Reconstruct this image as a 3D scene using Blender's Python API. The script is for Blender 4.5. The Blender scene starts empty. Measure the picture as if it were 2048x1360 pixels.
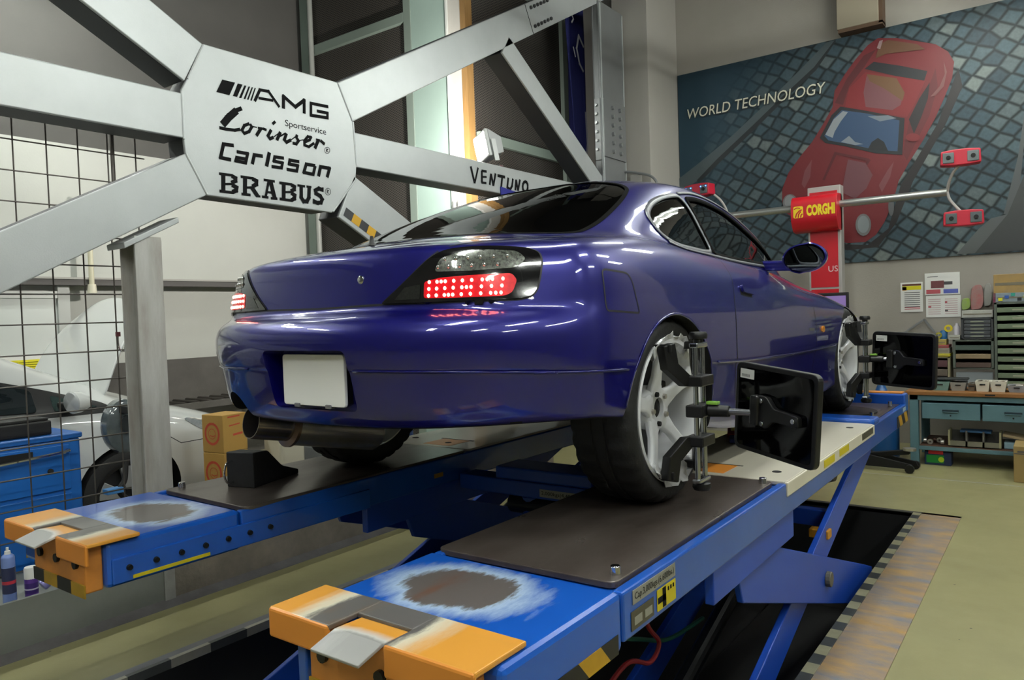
import bpy, bmesh, math, random
import numpy as np
from mathutils import Vector, Matrix
from mathutils.bvhtree import BVHTree
from mathutils.geometry import tessellate_polygon
random.seed(7)
S = bpy.context.scene
COL = S.collection
# ------------------------------------------------------------------ camera
def make_camera():
    F = 1501.75
    yaw, pitch, roll = [math.radians(a) for a in (36.463, -1.856, -1.953)]
    fw = Vector((-math.sin(yaw)*math.cos(pitch), math.cos(yaw)*math.cos(pitch), math.sin(pitch)))
    r = Vector((math.cos(yaw), math.sin(yaw), 0))
    u = r.cross(fw)
    r2 = r*math.cos(roll) + u*math.sin(roll)
    u2 = -r*math.sin(roll) + u*math.cos(roll)
    cd = bpy.data.cameras.new('camera'); co = bpy.data.objects.new('camera', cd); COL.objects.link(co)
    cd.sensor_width = 36; cd.lens = F/2048*36; cd.clip_start = .05
    m = Matrix((r2, u2, -fw)).transposed().to_4x4(); m.translation = (1.885, -2.33, 1.39)
    co.matrix_world = m
    S.camera = co
make_camera()
# ------------------------------------------------------------------ world, exposure
W = bpy.data.worlds.new('world'); S.world = W; W.use_nodes = True
W.node_tree.nodes['Background'].inputs[0].default_value = (.8, .85, .9, 1)
W.node_tree.nodes['Background'].inputs[1].default_value = .25
S.view_settings.view_transform = 'Standard'; S.view_settings.look = 'None'
S.view_settings.exposure = 0.0; S.view_settings.gamma = 1.0
S.view_settings.use_curve_mapping = False
TUBE_POWER = 92.0          # emission of the fluorescent tubes
# ------------------------------------------------------------------ material helpers
def lin(c):
    if isinstance(c, str):
        c = tuple(int(c[i:i+2], 16)/255 for i in (0, 2, 4))
    return tuple((v/12.92 if v <= .04045 else ((v+.055)/1.055)**2.4) for v in c[:3]) + (1,)
MATS = {}
def mat(name, col='808080', rough=.5, metal=0., coat=0., var=0., vscale=8., bump=0., bscale=60., emit=0., spec=.5, col2=None, trans=0., stretch=None, rvar=0.):
    """principled material; var mixes col towards col2 by noise, bump adds fine relief"""
    if name in MATS: return MATS[name]
    m = bpy.data.materials.new(name); m.use_nodes = True
    nt = m.node_tree; N = nt.nodes; L = nt.links; b = N['Principled BSDF']
    b.inputs['Base Color'].default_value = lin(col)
    b.inputs['Roughness'].default_value = rough; b.inputs['Metallic'].default_value = metal
    b.inputs['Coat Weight'].default_value = coat; b.inputs['Coat Roughness'].default_value = .03
    b.inputs['Specular IOR Level'].default_value = spec
    if trans: b.inputs['Transmission Weight'].default_value = trans
    if emit:
        b.inputs['Emission Color'].default_value = lin(col); b.inputs['Emission Strength'].default_value = emit
    if var or bump or rvar:
        tc = N.new('ShaderNodeTexCoord'); mp = N.new('ShaderNodeMapping'); L.new(tc.outputs['Object'], mp.inputs[0])
        if stretch: mp.inputs['Scale'].default_value = stretch
    if var or rvar:
        nz = N.new('ShaderNodeTexNoise'); nz.inputs['Scale'].default_value = vscale; nz.inputs['Detail'].default_value = 7; nz.inputs['Roughness'].default_value = .62
        L.new(mp.outputs[0], nz.inputs[0])
        cr = N.new('ShaderNodeMapRange'); cr.inputs[1].default_value = .32; cr.inputs[2].default_value = .68
        L.new(nz.outputs[0], cr.inputs[0])
        if var:
            mx = N.new('ShaderNodeMix'); mx.data_type = 'RGBA'
            mu = N.new('ShaderNodeMath'); mu.operation = 'MULTIPLY'; mu.inputs[1].default_value = var
            L.new(cr.outputs[0], mu.inputs[0]); L.new(mu.outputs[0], mx.inputs[0])
            mx.inputs[6].default_value = lin(col); mx.inputs[7].default_value = lin(col2 or '202020')
            L.new(mx.outputs[2], b.inputs['Base Color'])
        if rvar:
            mr = N.new('ShaderNodeMapRange'); mr.inputs[3].default_value = max(.02, rough-rvar); mr.inputs[4].default_value = rough+rvar
            L.new(cr.outputs[0], mr.inputs[0]); L.new(mr.outputs[0], b.inputs['Roughness'])
    if bump:
        n2 = N.new('ShaderNodeTexNoise'); n2.inputs['Scale'].default_value = bscale; n2.inputs['Detail'].default_value = 4
        L.new(mp.outputs[0], n2.inputs[0])
        bp = N.new('ShaderNodeBump'); bp.inputs['Strength'].default_value = bump; bp.inputs['Distance'].default_value = .01
        L.new(n2.outputs[0], bp.inputs['Height']); L.new(bp.outputs[0], b.inputs['Normal'])
    MATS[name] = m
    return m
def glass(name, tint='ffffff', keep=.85, rough=.0):
    """thin pane: clear through-view tinted by tint*keep plus fresnel mirror reflection"""
    if name in MATS: return MATS[name]
    m = bpy.data.materials.new(name); m.use_nodes = True; nt = m.node_tree; N = nt.nodes; L = nt.links
    N.remove(N['Principled BSDF'])
    t = N.new('ShaderNodeBsdfTransparent'); c = lin(tint); t.inputs[0].default_value = (c[0]*keep, c[1]*keep, c[2]*keep, 1)
    g = N.new('ShaderNodeBsdfGlossy'); g.inputs['Roughness'].default_value = rough
    f = N.new('ShaderNodeFresnel'); f.inputs[0].default_value = 1.5
    mx = N.new('ShaderNodeMixShader'); L.new(f.outputs[0], mx.inputs[0]); L.new(t.outputs[0], mx.inputs[1]); L.new(g.outputs[0], mx.inputs[2])
    L.new(mx.outputs[0], N['Material Output'].inputs[0]); MATS[name] = m
    return m
# ------------------------------------------------------------------ object helpers
def tag(o, label=None, cat=None, group=None, kind=None):
    if label: o['label'] = label
    if cat: o['category'] = cat
    if group: o['group'] = group
    if kind: o['kind'] = kind
    return o
def thing(name, label, cat, loc=(0, 0, 0), rotz=0, group=None):
    o = bpy.data.objects.new(name, None); COL.objects.link(o); o.empty_display_size = .1
    o.location = loc; o.rotation_euler = (0, 0, rotz)
    return tag(o, label, cat, group)
class MB:
    """collects simple solids and links them as ONE mesh object"""
    def __init__(s): s.v = []; s.f = []
    def add(s, vs, fs):
        k = len(s.v); s.v += [tuple(v) for v in vs]; s.f += [tuple(i+k for i in f) for f in fs]; return s
    def box(s, c, d, rot=None):
        x, y, z = [a/2 for a in d]
        vs = [Vector((sx*x, sy*y, sz*z)) for sz in (-1, 1) for sy in (-1, 1) for sx in (-1, 1)]
        if rot is not None: vs = [rot @ v for v in vs]
        vs = [v+Vector(c) for v in vs]
        return s.add(vs, [(0, 2, 3, 1), (4, 5, 7, 6), (0, 1, 5, 4), (2, 6, 7, 3), (0, 4, 6, 2), (1, 3, 7, 5)])
    def lim(s, x0, x1, y0, y1, z0, z1):
        return s.box(((x0+x1)/2, (y0+y1)/2, (z0+z1)/2), (abs(x1-x0), abs(y1-y0), abs(z1-z0)))
    def prism(s, poly, axis, a, b):
        """poly: 2D points; axis x -> (y,z), y -> (x,z), z -> (x,y)"""
        n = len(poly)
        def P(p, t): return {'x': (t, p[0], p[1]), 'y': (p[0], t, p[1]), 'z': (p[0], p[1], t)}[axis]
        vs = [P(p, a) for p in poly]+[P(p, b) for p in poly]
        fs = [tuple(range(n))[::-1], tuple(range(n, 2*n))]+[(i, (i+1) % n, (i+1) % n+n, i+n) for i in range(n)]
        return s.add(vs, fs)
    def bar(s, p0, p1, w, h, up=(0, 0, 1)):
        p0 = Vector(p0); p1 = Vector(p1); d = (p1-p0).normalized(); u = Vector(up)
        sd = d.cross(u)
        if sd.length < 1e-4: sd = d.cross(Vector((1, 0, 0)))
        sd.normalize(); u = sd.cross(d).normalized()
        vs = [p+sd*(a*w/2)+u*(b*h/2) for p in (p0, p1) for a, b in ((-1, -1), (1, -1), (1, 1), (-1, 1))]
        return s.add(vs, [(0, 1, 2, 3), (7, 6, 5, 4), (0, 4, 5, 1), (1, 5, 6, 2), (2, 6, 7, 3), (3, 7, 4, 0)])
    def cyl(s, p0, p1, r0, r1=None, n=16, cap=True):
        r1 = r0 if r1 is None else r1
        p0 = Vector(p0); p1 = Vector(p1); d = (p1-p0).normalized()
        a = d.orthogonal().normalized(); b = d.cross(a)
        vs = []
        for p, r in ((p0, r0), (p1, r1)):
            vs += [p+(a*math.cos(t)+b*math.sin(t))*r for t in [2*math.pi*i/n for i in range(n)]]
        fs = [(i, (i+1) % n, (i+1) % n+n, i+n) for i in range(n)]
        if cap: fs += [tuple(range(n))[::-1], tuple(range(n, 2*n))]
        return s.add(vs, fs)
    def tube(s, pts, r, n=8, smooth=0):
        pts = [Vector(p) for p in pts]
        if smooth: pts = catmull(pts, smooth)
        rings = []; a = None
        for i, p in enumerate(pts):
            d = (pts[min(i+1, len(pts)-1)]-pts[max(i-1, 0)]).normalized()
            if a is None: a = d.orthogonal().normalized()
            a = (a-d*a.dot(d)).normalized(); b = d.cross(a)
            rings.append([p+(a*math.cos(2*math.pi*k/n)+b*math.sin(2*math.pi*k/n))*r for k in range(n)])
        vs = [v for R in rings for v in R]; fs = []
        for i in range(len(rings)-1):
            fs += [(i*n+k, i*n+(k+1) % n, (i+1)*n+(k+1) % n, (i+1)*n+k) for k in range(n)]
        fs += [tuple(range(n))[::-1], tuple(range((len(rings)-1)*n, len(rings)*n))]
        return s.add(vs, fs)
    def lathe(s, prof, c, axis='z', n=24, closed=False, cap=False):
        """prof: (r,h) pairs revolved about axis through c"""
        vs = []; m = len(prof)
        for i in range(n):
            t = 2*math.pi*i/n; ct, st = math.cos(t), math.sin(t)
            for r, h in prof:
                p = {'z': (r*ct, r*st, h), 'x': (h, r*ct, r*st), 'y': (r*st, h, r*ct)}[axis]
                vs.append((p[0]+c[0], p[1]+c[1], p[2]+c[2]))
        fs = []
        for i in range(n):
            j = (i+1) % n
            for k in range(m if closed else m-1):
                l = (k+1) % m
                fs.append((i*m+k, j*m+k, j*m+l, i*m+l))
        if cap and not closed:
            if prof[0][0] > 1e-5: fs.append(tuple(i*m for i in range(n))[::-1])
            if prof[-1][0] > 1e-5: fs.append(tuple(i*m+m-1 for i in range(n)))
        return s.add(vs, fs)
    def mesh(s, name):
        me = bpy.data.meshes.new(name); me.from_pydata(s.v, [], s.f); me.validate()
        bm = bmesh.new(); bm.from_mesh(me); bmesh.ops.remove_doubles(bm, verts=bm.verts, dist=1e-6)
        bmesh.ops.recalc_face_normals(bm, faces=bm.faces); bm.to_mesh(me); bm.free(); return me
    def build(s, name, m, parent=None, bevel=0, smooth=False, seg=2):
        return link(name, s.mesh(name), m, parent, bevel, smooth, seg)
def link(name, me, m=None, parent=None, bevel=0, smooth=False, seg=2):
    o = bpy.data.objects.new(name, me); COL.objects.link(o)
    if m is not None and not me.materials: me.materials.append(m)
    if parent is not None:
        o.parent = parent
    if smooth:
        me.polygons.foreach_set('use_smooth', [True]*len(me.polygons))
        me.set_sharp_from_angle(angle=math.radians(40))
    if bevel:
        b = o.modifiers.new('bevel', 'BEVEL'); b.width = bevel; b.segments = seg; b.limit_method = 'ANGLE'; b.angle_limit = math.radians(40)
    return o
def catmull(pts, k):
    pts = [Vector(p) for p in pts]; out = []
    for i in range(len(pts)-1):
        p0 = pts[max(i-1, 0)]; p1 = pts[i]; p2 = pts[i+1]; p3 = pts[min(i+2, len(pts)-1)]
        for j in range(k):
            t = j/k
            out.append(.5*((2*p1)+(p2-p0)*t+(2*p0-5*p1+4*p2-p3)*t*t+(3*p1-p0-3*p2+p3)*t**3))
    return out+[pts[-1]]
def copy_tree(o, parent=None):
    c = o.copy(); COL.objects.link(c); c.parent = parent
    for ch in o.children: copy_tree(ch, c)
    return c
def struct(o):
    o['kind'] = 'structure'; return o
# ================================================================== the blue coupe: body surface from a net of curves
ZR = .745                      # top of the lift runways
def ring_net(R):
    return np.array(R, float)
CAR_NET = ring_net([
 # bottom edge, from the middle of the rear bumper round the right side to the middle of the nose
 [(0,-.78,.325),(.35,-.775,.33),(.60,-.69,.34),(.745,-.55,.345),(.80,-.40,.30),(.805,0,.22),(.80,.6,.165),(.80,1.3,.155),(.80,1.95,.165),(.79,2.5,.2),(.72,3.1,.19),(.42,3.38,.18),(0,3.46,.18)],
 [(0,-.835,.335),(.35,-.825,.34),(.635,-.735,.35),(.78,-.575,.35),(.822,-.41,.31),(.828,0,.24),(.815,.6,.175),(.812,1.3,.165),(.815,1.95,.175),(.815,2.5,.22),(.745,3.1,.21),(.43,3.42,.20),(0,3.50,.20)],
 [(0,-.868,.42),(.35,-.857,.42),(.648,-.757,.42),(.795,-.588,.42),(.834,-.42,.40),(.840,0,.34),(.828,.6,.29),(.822,1.3,.28),(.828,1.95,.29),(.835,2.5,.33),(.765,3.1,.33),(.45,3.44,.32),(0,3.53,.32)],
 [(0,-.884,.494),(.35,-.872,.494),(.655,-.768,.492),(.803,-.597,.486),(.841,-.43,.474),(.847,0,.455),(.842,.6,.428),(.838,1.3,.412),(.84,1.95,.41),(.845,2.5,.42),(.78,3.1,.41),(.46,3.47,.41),(0,3.56,.41)],
 [(0,-.893,.508),(.35,-.881,.508),(.662,-.774,.506),(.808,-.600,.500),(.845,-.43,.488),(.851,0,.469),(.850,.6,.442),(.846,1.3,.426),(.846,1.95,.424),(.849,2.5,.434),(.784,3.1,.424),(.46,3.475,.42),(0,3.565,.42)],
 [(0,-.905,.580),(.35,-.892,.580),(.665,-.782,.578),(.81,-.605,.575),(.846,-.43,.570),(.851,0,.565),(.848,.6,.545),(.845,1.3,.525),(.848,1.95,.515),(.852,2.5,.52),(.785,3.1,.49),(.455,3.465,.475),(0,3.56,.475)],
 [(0,-.893,.630),(.35,-.879,.630),(.655,-.770,.630),(.80,-.602,.628),(.842,-.43,.628),(.848,0,.630),(.845,.6,.61),(.842,1.3,.59),(.845,1.95,.58),(.849,2.5,.575),(.77,3.1,.53),(.44,3.44,.51),(0,3.54,.51)],
 [(0,-.858,.655),(.35,-.842,.655),(.635,-.745,.656),(.785,-.593,.658),(.838,-.43,.66),(.843,0,.67),(.84,.6,.65),(.837,1.3,.63),(.84,1.95,.615),(.84,2.5,.605),(.745,3.09,.555),(.42,3.40,.53),(0,3.50,.53)],
 [(0,-.802,.668),(.35,-.786,.669),(.612,-.715,.672),(.772,-.585,.68),(.833,-.43,.69),(.838,0,.70),(.835,.6,.68),(.832,1.3,.66),(.834,1.95,.64),(.825,2.5,.63),(.72,3.08,.58),(.40,3.36,.55),(0,3.46,.55)],
 [(0,-.792,.70),(.35,-.776,.70),(.604,-.710,.70),(.766,-.583,.71),(.828,-.43,.725),(.832,0,.74),(.829,.6,.715),(.826,1.3,.69),(.82,1.95,.665),(.80,2.5,.65),(.69,3.05,.60),(.38,3.32,.565),(0,3.42,.565)],
 [(0,-.785,.77),(.35,-.768,.77),(.590,-.700,.77),(.752,-.575,.775),(.814,-.43,.785),(.818,0,.79),(.815,.6,.765),(.808,1.3,.73),(.785,1.95,.70),(.745,2.5,.675),(.62,3.0,.62),(.35,3.24,.59),(0,3.34,.59)],
 [(0,-.778,.835),(.35,-.755,.833),(.57,-.680,.830),(.727,-.558,.830),(.788,-.42,.833),(.793,0,.838),(.787,.6,.808),(.778,1.3,.77),(.73,1.95,.735),(.67,2.5,.705),(.54,2.93,.65),(.31,3.13,.62),(0,3.2,.62)],
 [(0,-.740,.862),(.33,-.715,.86),(.545,-.640,.856),(.695,-.530,.855),(.757,-.40,.860),(.768,0,.870),(.764,.6,.838),(.75,1.3,.80),(.68,1.95,.765),(.60,2.45,.735),(.46,2.78,.70),(.27,2.95,.68),(0,3.0,.68)],
 [(0,-.600,.892),(.32,-.580,.888),(.53,-.510,.880),(.665,-.40,.878),(.728,-.25,.884),(.742,.08,.888),(.742,.62,.853),(.73,1.25,.825),(.66,1.8,.80),(.56,2.15,.785),(.40,2.35,.775),(.23,2.45,.77),(0,2.48,.77)],
 [(0,-.430,.918),(.30,-.410,.914),(.50,-.335,.905),(.625,-.22,.902),(.692,-.08,.908),(.714,.18,.912),(.719,.65,.872),(.712,1.2,.845),(.685,1.62,.825),(.60,1.80,.83),(.42,1.93,.838),(.22,1.99,.845),(0,2.01,.845)],
 [(0,-.100,1.040),(.28,-.090,1.035),(.46,-.03,1.022),(.570,.07,1.018),(.625,.19,1.022),(.648,.38,1.032),(.656,.70,1.020),(.655,1.12,1.010),(.645,1.44,.985),(.56,1.60,.985),(.39,1.70,.995),(.20,1.75,1.002),(0,1.77,1.005)],
 [(0,.240,1.152),(.26,.250,1.148),(.42,.28,1.130),(.51,.33,1.120),(.558,.42,1.118),(.585,.56,1.126),(.597,.78,1.130),(.596,1.02,1.122),(.580,1.20,1.105),(.49,1.33,1.108),(.35,1.41,1.122),(.18,1.45,1.130),(0,1.46,1.134)],
 [(0,.470,1.210),(.24,.475,1.206),(.38,.48,1.190),(.455,.51,1.180),(.495,.56,1.178),(.516,.65,1.182),(.525,.79,1.184),(.522,.95,1.178),(.50,1.07,1.170),(.42,1.16,1.174),(.30,1.21,1.188),(.16,1.24,1.197),(0,1.245,1.200)],
 [(0,.60,1.232),(.17,.60,1.230),(.27,.605,1.222),(.325,.62,1.215),(.35,.65,1.212),(.36,.70,1.212),(.362,.79,1.211),(.355,.87,1.207),(.335,.92,1.204),(.285,.95,1.206),(.2,.965,1.213),(.11,.975,1.217),(0,.98,1.218)],
 [(0,.68,1.243),(.04,.69,1.243),(.06,.70,1.242),(.07,.71,1.242),(.08,.73,1.241),(.08,.76,1.241),(.08,.79,1.240),(.08,.82,1.239),(.075,.84,1.238),(.065,.85,1.237),(.05,.86,1.236),(.03,.87,1.236),(0,.87,1.236)],
])
for _r in range(8):
    CAR_NET[_r, 2] += (-.015, .035, 0); CAR_NET[_r, 3] += (-.012, .03, 0); CAR_NET[_r, 1, 1] += .008
for _r in range(8, 13):
    CAR_NET[_r, 2] += (0, .012, 0); CAR_NET[_r, 3] += (-.008, .028, 0)
for _r in range(2, 10):
    CAR_NET[_r, 9, 0] -= .018; CAR_NET[_r, 8, 0] -= .006
CAR_NET[0, 4, 2] = .335; CAR_NET[1, 4, 2] = .345; CAR_NET[0, 5, 2] = .27; CAR_NET[1, 5, 2] = .28
def bspl1(P, k, axis):
    """uniform cubic B-spline along axis; P already carries one ghost sample at each end"""
    P = np.moveaxis(P, axis, 0); n = P.shape[0]-2; out = []
    for i in range(n-1):
        for j in range(k):
            t = j/k; w = np.array([(1-t)**3, 3*t**3-6*t*t+4, -3*t**3+3*t*t+3*t+1, t**3])/6
            out.append(np.tensordot(w, P[i:i+4], (0, 0)))
    w = np.array([1, 4, 1])/6; out.append(np.tensordot(w, P[n-1:n+2], (0, 0)))
    return np.moveaxis(np.array(out), 0, axis)
def ghost(P):
    mir = np.array([-1, 1, 1.])
    P = np.concatenate([P[:, 1:2]*mir, P, P[:, -2:-1]*mir], 1)
    return np.concatenate([2*P[:1]-P[1:2], P, 2*P[-1:]-P[-2:-1]], 0)
def net_surface(P, ku, kv, corr=(1., .8)):
    Q = P.copy()
    for c in corr:
        Q = Q+c*(P-bspl1(bspl1(ghost(Q), 1, 0), 1, 1))
    Q[:, 0, 0] = 0; Q[:, -1, 0] = 0
    return bspl1(bspl1(ghost(Q), ku, 0), kv, 1)
def closed_from_grid(G, name):
    """G: rings (bottom to top) of half-outline points; mirrored, capped below and on top"""
    nr, nc, _ = G.shape
    vs = []; idx = {}
    full = []
    for r in range(nr):
        ring = [tuple(G[r, c]) for c in range(nc)]+[(-G[r, c, 0], G[r, c, 1], G[r, c, 2]) for c in range(nc-2, 0, -1)]
        full.append(ring)
    n = len(full[0]); vs = [p for ring in full for p in ring]; fs = []
    for r in range(nr-1):
        for k in range(n):
            fs.append((r*n+k, r*n+(k+1) % n, (r+1)*n+(k+1) % n, (r+1)*n+k))
    bot = full[0]; cy = sum(p[1] for p in bot)/n; cz = sum(p[2] for p in bot)/n
    vs.append((0, cy, cz)); b = len(vs)-1
    top = full[-1]; vs.append((0, sum(p[1] for p in top)/n, max(p[2] for p in top)+.002)); t = len(vs)-1
    for k in range(n):
        fs.append((b, (k+1) % n, k)); o = (nr-1)*n
        fs.append((t, o+k, o+(k+1) % n))
    me = bpy.data.meshes.new(name); me.from_pydata(vs, [], fs); me.validate()
    bm = bmesh.new(); bm.from_mesh(me); bmesh.ops.remove_doubles(bm, verts=bm.verts, dist=1e-5)
    bmesh.ops.recalc_face_normals(bm, faces=bm.faces); bm.to_mesh(me); bm.free()
    return me
def boolean(o, cutters, op='DIFFERENCE'):
    for cme in cutters:
        c = bpy.data.objects.new('tmp', cme); COL.objects.link(c)
        m = o.modifiers.new('b', 'BOOLEAN'); m.operation = op; m.object = c; m.solver = 'EXACT'
        dg = bpy.context.evaluated_depsgraph_get(); dg.update()
        me = bpy.data.meshes.new_from_object(o.evaluated_get(dg))
        o.modifiers.clear(); old = o.data; o.data = me; bpy.data.objects.remove(c)
def bvh_of(me):
    bm = bmesh.new(); bm.from_mesh(me); b = BVHTree.FromBMesh(bm); bm.free(); return b
def conform(poly, axis, sign, bvh, off, res=.02, thick=0.):
    """cut a 2D outline into a fine sheet and drop it on the body along -sign*axis; off = stand-off along the surface normal"""
    bm = bmesh.new(); i3 = {'x': (1, 2), 'y': (0, 2), 'z': (0, 1)}[axis]; ax = 'xyz'.index(axis)
    def P(p):
        v = [0, 0, 0]; v[i3[0]] = p[0]; v[i3[1]] = p[1]; return v
    tris = tessellate_polygon([[Vector((p[0], p[1], 0)) for p in poly]])
    vv = [bm.verts.new(P(p)) for p in poly]
    for t in tris:
        try: bm.faces.new([vv[k] for k in t])
        except ValueError: pass
    for d in i3:
        lo = min(v.co[d] for v in bm.verts); hi = max(v.co[d] for v in bm.verts)
        n = int((hi-lo)/res)
        for k in range(1, n+1):
            co = [0, 0, 0]; co[d] = lo+(hi-lo)*k/(n+1); no = [0, 0, 0]; no[d] = 1
            bmesh.ops.bisect_plane(bm, geom=bm.verts[:]+bm.edges[:]+bm.faces[:], plane_co=co, plane_no=no, dist=1e-5)
    bmesh.ops.remove_doubles(bm, verts=bm.verts, dist=1e-5)
    bad = []
    for v in bm.verts:
        o = v.co.copy(); o[ax] = sign*6; d = Vector((0, 0, 0)); d[ax] = -sign
        loc, nor, fi, ds = bvh.ray_cast(o, d)
        if loc is None: bad.append(v); continue
        if nor[ax]*sign < 0: nor = -nor
        v.co = loc+nor*off
    if bad: bmesh.ops.delete(bm, geom=bad, context='VERTS')
    bmesh.ops.recalc_face_normals(bm, faces=bm.faces)
    s = 0
    for f in bm.faces: s += f.normal[ax]*sign
    if s < 0: bmesh.ops.reverse_faces(bm, faces=bm.faces)
    bm.normal_update()
    if thick:
        n0 = {v: v.normal.copy() for v in bm.verts}
        r = bmesh.ops.extrude_face_region(bm, geom=bm.faces[:])
        for v in [g for g in r['geom'] if isinstance(g, bmesh.types.BMVert)]:
            pass
        old = list(n0.keys())
        for v in old: v.co -= n0[v]*thick
        bmesh.ops.recalc_face_normals(bm, faces=bm.faces)
    me = bpy.data.meshes.new('sheet'); bm.to_mesh(me); bm.free()
    return me
def smooth_poly(pts, k=6):
    """closed Catmull-Rom outline"""
    n = len(pts); out = []
    for i in range(n):
        p0, p1, p2, p3 = [np.array(pts[(i+d) % n], float) for d in (-1, 0, 1, 2)]
        for j in range(k):
            t = j/k; out.append(tuple(.5*(2*p1+(p2-p0)*t+(2*p0-5*p1+4*p2-p3)*t*t+(3*p1-p0-3*p2+p3)*t**3)))
    return out
def round_poly(pts, r, k=5):
    """straight-sided outline with rounded corners; r may be a list"""
    n = len(pts); out = []
    for i in range(n):
        p = np.array(pts[i], float); a = np.array(pts[i-1], float); b = np.array(pts[(i+1) % n], float)
        rr = r[i] if isinstance(r, (list, tuple)) else r
        da = a-p; db = b-p; la = np.linalg.norm(da); lb = np.linalg.norm(db)
        q = min(rr, la*.49, lb*.49)
        if q < 1e-5: out.append(tuple(p)); continue
        s = p+da/la*q; e = p+db/lb*q
        for j in range(k+1):
            t = j/k; out.append(tuple((1-t)**2*s+2*t*(1-t)*p+t*t*e))
    return out
def ribbon(pts, w, closed=False):
    """outline of a strip of width w along a 2D polyline (list of quads)"""
    n = len(pts); L = []; R = []
    for i in range(n):
        a = np.array(pts[(i-1) % n if closed else max(i-1, 0)], float); b = np.array(pts[(i+1) % n if closed else min(i+1, n-1)], float)
        d = b-a; d /= (np.linalg.norm(d)+1e-9); nn = np.array([-d[1], d[0]])*w/2; p = np.array(pts[i], float)
        L.append(tuple(p+nn)); R.append(tuple(p-nn))
    return L, R
def strip_on(bvh, pts, axis, sign, w, off, closed=False, dens=.02):
    """thin strip laid on the body along a 2D polyline"""
    q = []
    m = len(pts)
    for i in range(m if closed else m-1):
        a = np.array(pts[i], float); b = np.array(pts[(i+1) % m], float); k = max(1, int(np.linalg.norm(b-a)/dens))
        for j in range(k): q.append(tuple(a+(b-a)*j/k))
    if not closed: q.append(tuple(pts[-1]))
    L, R = ribbon(q, w, closed); i3 = {'x': (1, 2), 'y': (0, 2), 'z': (0, 1)}[axis]; ax = 'xyz'.index(axis)
    vs = []; ok = []
    for p in [c for pr in zip(L, R) for c in pr]:
        o = Vector((0, 0, 0)); o[i3[0]] = p[0]; o[i3[1]] = p[1]; o[ax] = sign*6; d = Vector((0, 0, 0)); d[ax] = -sign
        loc, nor, fi, ds = bvh.ray_cast(o, d)
        ok.append(loc is not None)
        if loc is None: loc = Vector((0, 0, 0)); nor = Vector((0, 0, 1))
        if nor[ax]*sign < 0: nor = -nor
        vs.append(loc+nor*off)
    fs = []; n = len(q)
    for i in range(n if closed else n-1):
        j = (i+1) % n; f = (2*i, 2*i+1, 2*j+1, 2*j)
        if all(ok[k] for k in f): fs.append(f)
    me = bpy.data.meshes.new('strip'); me.from_pydata([tuple(v) for v in vs], [], fs); me.validate()
    bm = bmesh.new(); bm.from_mesh(me)
    bmesh.ops.delete(bm, geom=[v for v in bm.verts if not v.link_faces], context='VERTS')
    s = sum(f.normal[ax]*sign for f in bm.faces)
    bmesh.ops.recalc_face_normals(bm, faces=bm.faces)
    if sum(f.normal[ax]*sign for f in bm.faces) < 0: bmesh.ops.reverse_faces(bm, faces=bm.faces)
    bm.to_mesh(me); bm.free()
    return me
M_PAINT = mat('car_paint_blue', '0b096c', .33, .40, 1.)
M_BLACK = mat('black_plastic', '0b0b0c', .5)
M_DARK = mat('underbody_dark', '070707', .8)
M_RUB = mat('tyre_rubber', '121213', .62, var=.5, col2='1c1c1d', vscale=14, bump=.15, bscale=90)
M_CHROME = mat('chrome', 'd8d8da', .12, 1.)
M_STEEL = mat('brushed_steel', 'c8c4bc', .33, .8, var=.4, col2='8f8a82', vscale=6)
M_WHITEPL = mat('white_plate', 'ffffff', .3)
M_SEAL = mat('rubber_seal', '060606', .95, spec=.08)
M_TRIM = mat('window_moulding', '6d6f74', .35, .5)
M_GAP = mat('panel_gap_dark', '050510', .6)
M_GLASS = glass('side_glass', 'f0faf6', .985)
M_RGLASS = glass('rear_glass_tinted', '8a8f92', .55)
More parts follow.
